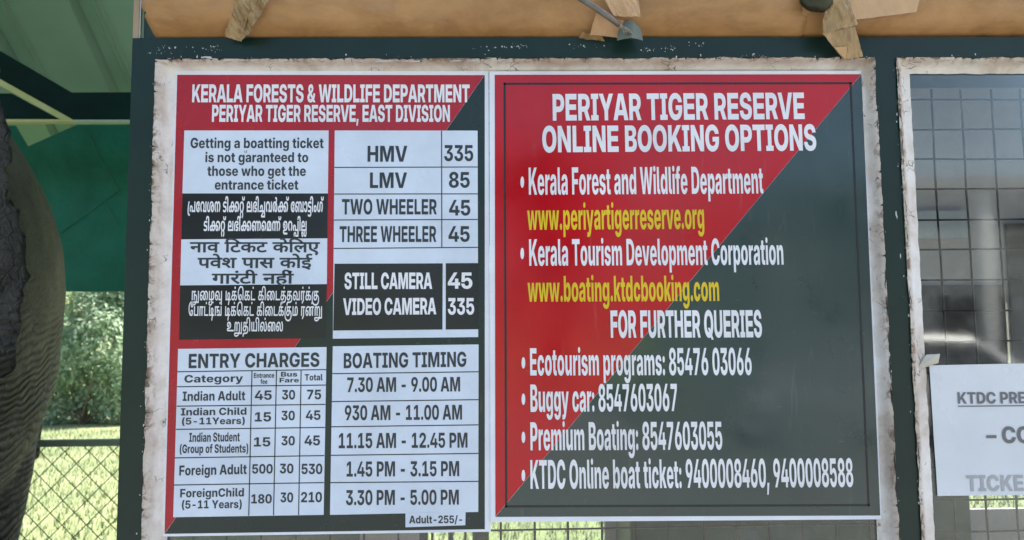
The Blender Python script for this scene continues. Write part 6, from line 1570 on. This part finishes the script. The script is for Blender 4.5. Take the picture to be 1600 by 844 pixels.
tree(-8.6, 17.5, 6.5, 3.0, LEAF, 41, 'tall tree standing beyond the bushes behind the elephant')
tree(-4.0, 19.0, 6.0, 2.8, LEAF, 42, 'tall tree standing straight behind the booth')
GR, n, l, b = new_mat('grass_blade')
l.new(ramp(n, l, noise_tex(n, l, coords(n, l), 1.6, 6, 0.7), [(0.32, (0.09, 0.135, 0.06)), (0.5, (0.17, 0.215, 0.11)), (0.68, (0.29, 0.285, 0.18))]), b.inputs['Base Color'])
b.inputs['Roughness'].default_value = 0.6
V, F = [], []
rnd = random.Random(5)
for _ in range(60000):
    x, y = rnd.uniform(-8.5, 6.5), 3.75 + 8 * rnd.random() ** 1.2
    a, hh, wd = rnd.uniform(0, 6.28), rnd.uniform(0.025, 0.095), rnd.uniform(0.003, 0.007)
    dx, dy = math.cos(a), math.sin(a)
    o = len(V)
    V += [(x - dx * wd, y - dy * wd, 0), (x + dx * wd, y + dy * wd, 0), (x + dy * hh * 0.4, y - dx * hh * 0.4, hh)]
    F.append([o, o + 1, o + 2])
kind(mesh_obj('grass', V, F, GR), 'stuff')

# ------------------------------------------------------------------ the yard the windows mirror
tree(-6.5, -17, 7.5, 3.2, LEAF3, 51, 'dark tree across the yard mirrored in the glossy booking sign', 9000, 0.3)
tree(1.5, -19, 7.0, 3.0, LEAF3, 52, 'dark tree across the yard beside the white building', 9000, 0.3)
bld = thing('white_building', 'white flat roofed building across the yard mirrored in the right window', 'building', (12.5, -16, 0))
WHITE = mottled('white_wall_paint', (0.70, 0.70, 0.70), (0.78, 0.78, 0.77), 1.5, 0.7, 0.2, 0.004, 12)
DARKW = vinyl('dark_window_glass', (0.02, 0.025, 0.03), 0.08, wave=0)
m = MB()
m.box((6.0, -22, 0), (22, -16.0, 3.9))
m.build('wall', WHITE, bld)
m = MB()
m.box((5.2, -23, 4.3), (22.6, -13.2, 4.55))
m.build('roof', mottled('grey_concrete_slab', (0.22, 0.21, 0.21), (0.30, 0.29, 0.29), 1.2, 0.8, 0.3, 0.01, 9), bld)
for k in range(5):
    m = MB()
    m.box((7.2 + 3 * k, -16.01, 1.0), (8.9 + 3 * k, -15.96, 2.3))
    m.build('window', DARKW, bld)
for k in range(5):
    m = MB()
    m.box((5.6 + 4 * k, -13.6, 0), (5.85 + 4 * k, -13.35, 4.3))
    m.build('column', WHITE, bld)

CARP = vinyl('silver_car_paint', (0.55, 0.56, 0.58), 0.15, wave=0)
TYRE = mottled('black_rubber', (0.015, 0.015, 0.015), (0.03, 0.03, 0.03), 20, 0.8, 0.1, 0.001)
RIM = mottled('alloy_rim', (0.4, 0.4, 0.42), (0.5, 0.5, 0.52), 20, 0.3, 0)


def car(x, y, label):
    root = thing('parked_car', label, 'car', (x, y, 0), 'cars parked across the yard')
    side = [(-2.05, 0.35), (-2.1, 0.62), (-1.95, 0.82), (-1.05, 0.96), (-0.45, 1.42), (0.1, 1.5), (1.0, 1.48), (1.65, 1.05), (2.02, 0.98), (2.08, 0.5), (2.0, 0.3)]
    m = MB()
    W = lambda z: 0.86 if z < 1.0 else 0.86 - (z - 1.0) * 0.42
    n_ = len(side)
    L = [(x + a, y - W(z), z) for a, z in side]
    R_ = [(x + a, y + W(z), z) for a, z in side]
    m.add(L + R_, [list(range(n_)), list(range(2 * n_ - 1, n_ - 1, -1))] + [[i, n_ + i, n_ + (i + 1) % n_, (i + 1) % n_] for i in range(n_)])
    bevel(m.build('body', CARP, root), 0.05, 3)
    for sg in (-1, 1):
        m = MB()
        pts = [(-0.88, 1.02), (-0.42, 1.36), (0.1, 1.43), (0.95, 1.41), (1.42, 1.06)]
        m.add([(x + a, y + sg * (W(z) + 0.008), z) for a, z in pts], [list(range(5))])
        m.build('side_window', DARKW, root)
    m = MB()
    m.add([(x - 1.02, y - 0.74, 0.995), (x - 1.02, y + 0.74, 0.995), (x - 0.50, y + 0.62, 1.405), (x - 0.50, y - 0.62, 1.405)], [[0, 1, 2, 3]])
    m.build('windscreen', DARKW, root)
    for wx in (-1.3, 1.3):
        for sg in (-1, 1):
            m = MB()
            m.tube([(x + wx, y + sg * 0.70, 0.31), (x + wx, y + sg * 0.885, 0.31)], 0.31, 24)
            tb = m.build('wheel', TYRE, root, False)
            m = MB()
            m.tube([(x + wx, y + sg * 0.87, 0.31), (x + wx, y + sg * 0.895, 0.31)], 0.19, 20)
            m.build('rim', RIM, tb)
    for sg in (-1, 1):
        m = MB()
        blob(m, (x - 2.0, y + sg * 0.62, 0.70), (0.10, 0.16, 0.08), nu=16, nv=10)
        m.build('headlight', WHITE, root, True)


car(5.3, -9.2, 'silver hatchback parked across the yard, nearer the booth')
car(10.6, -10.5, 'silver hatchback parked across the yard, nearer the white building')
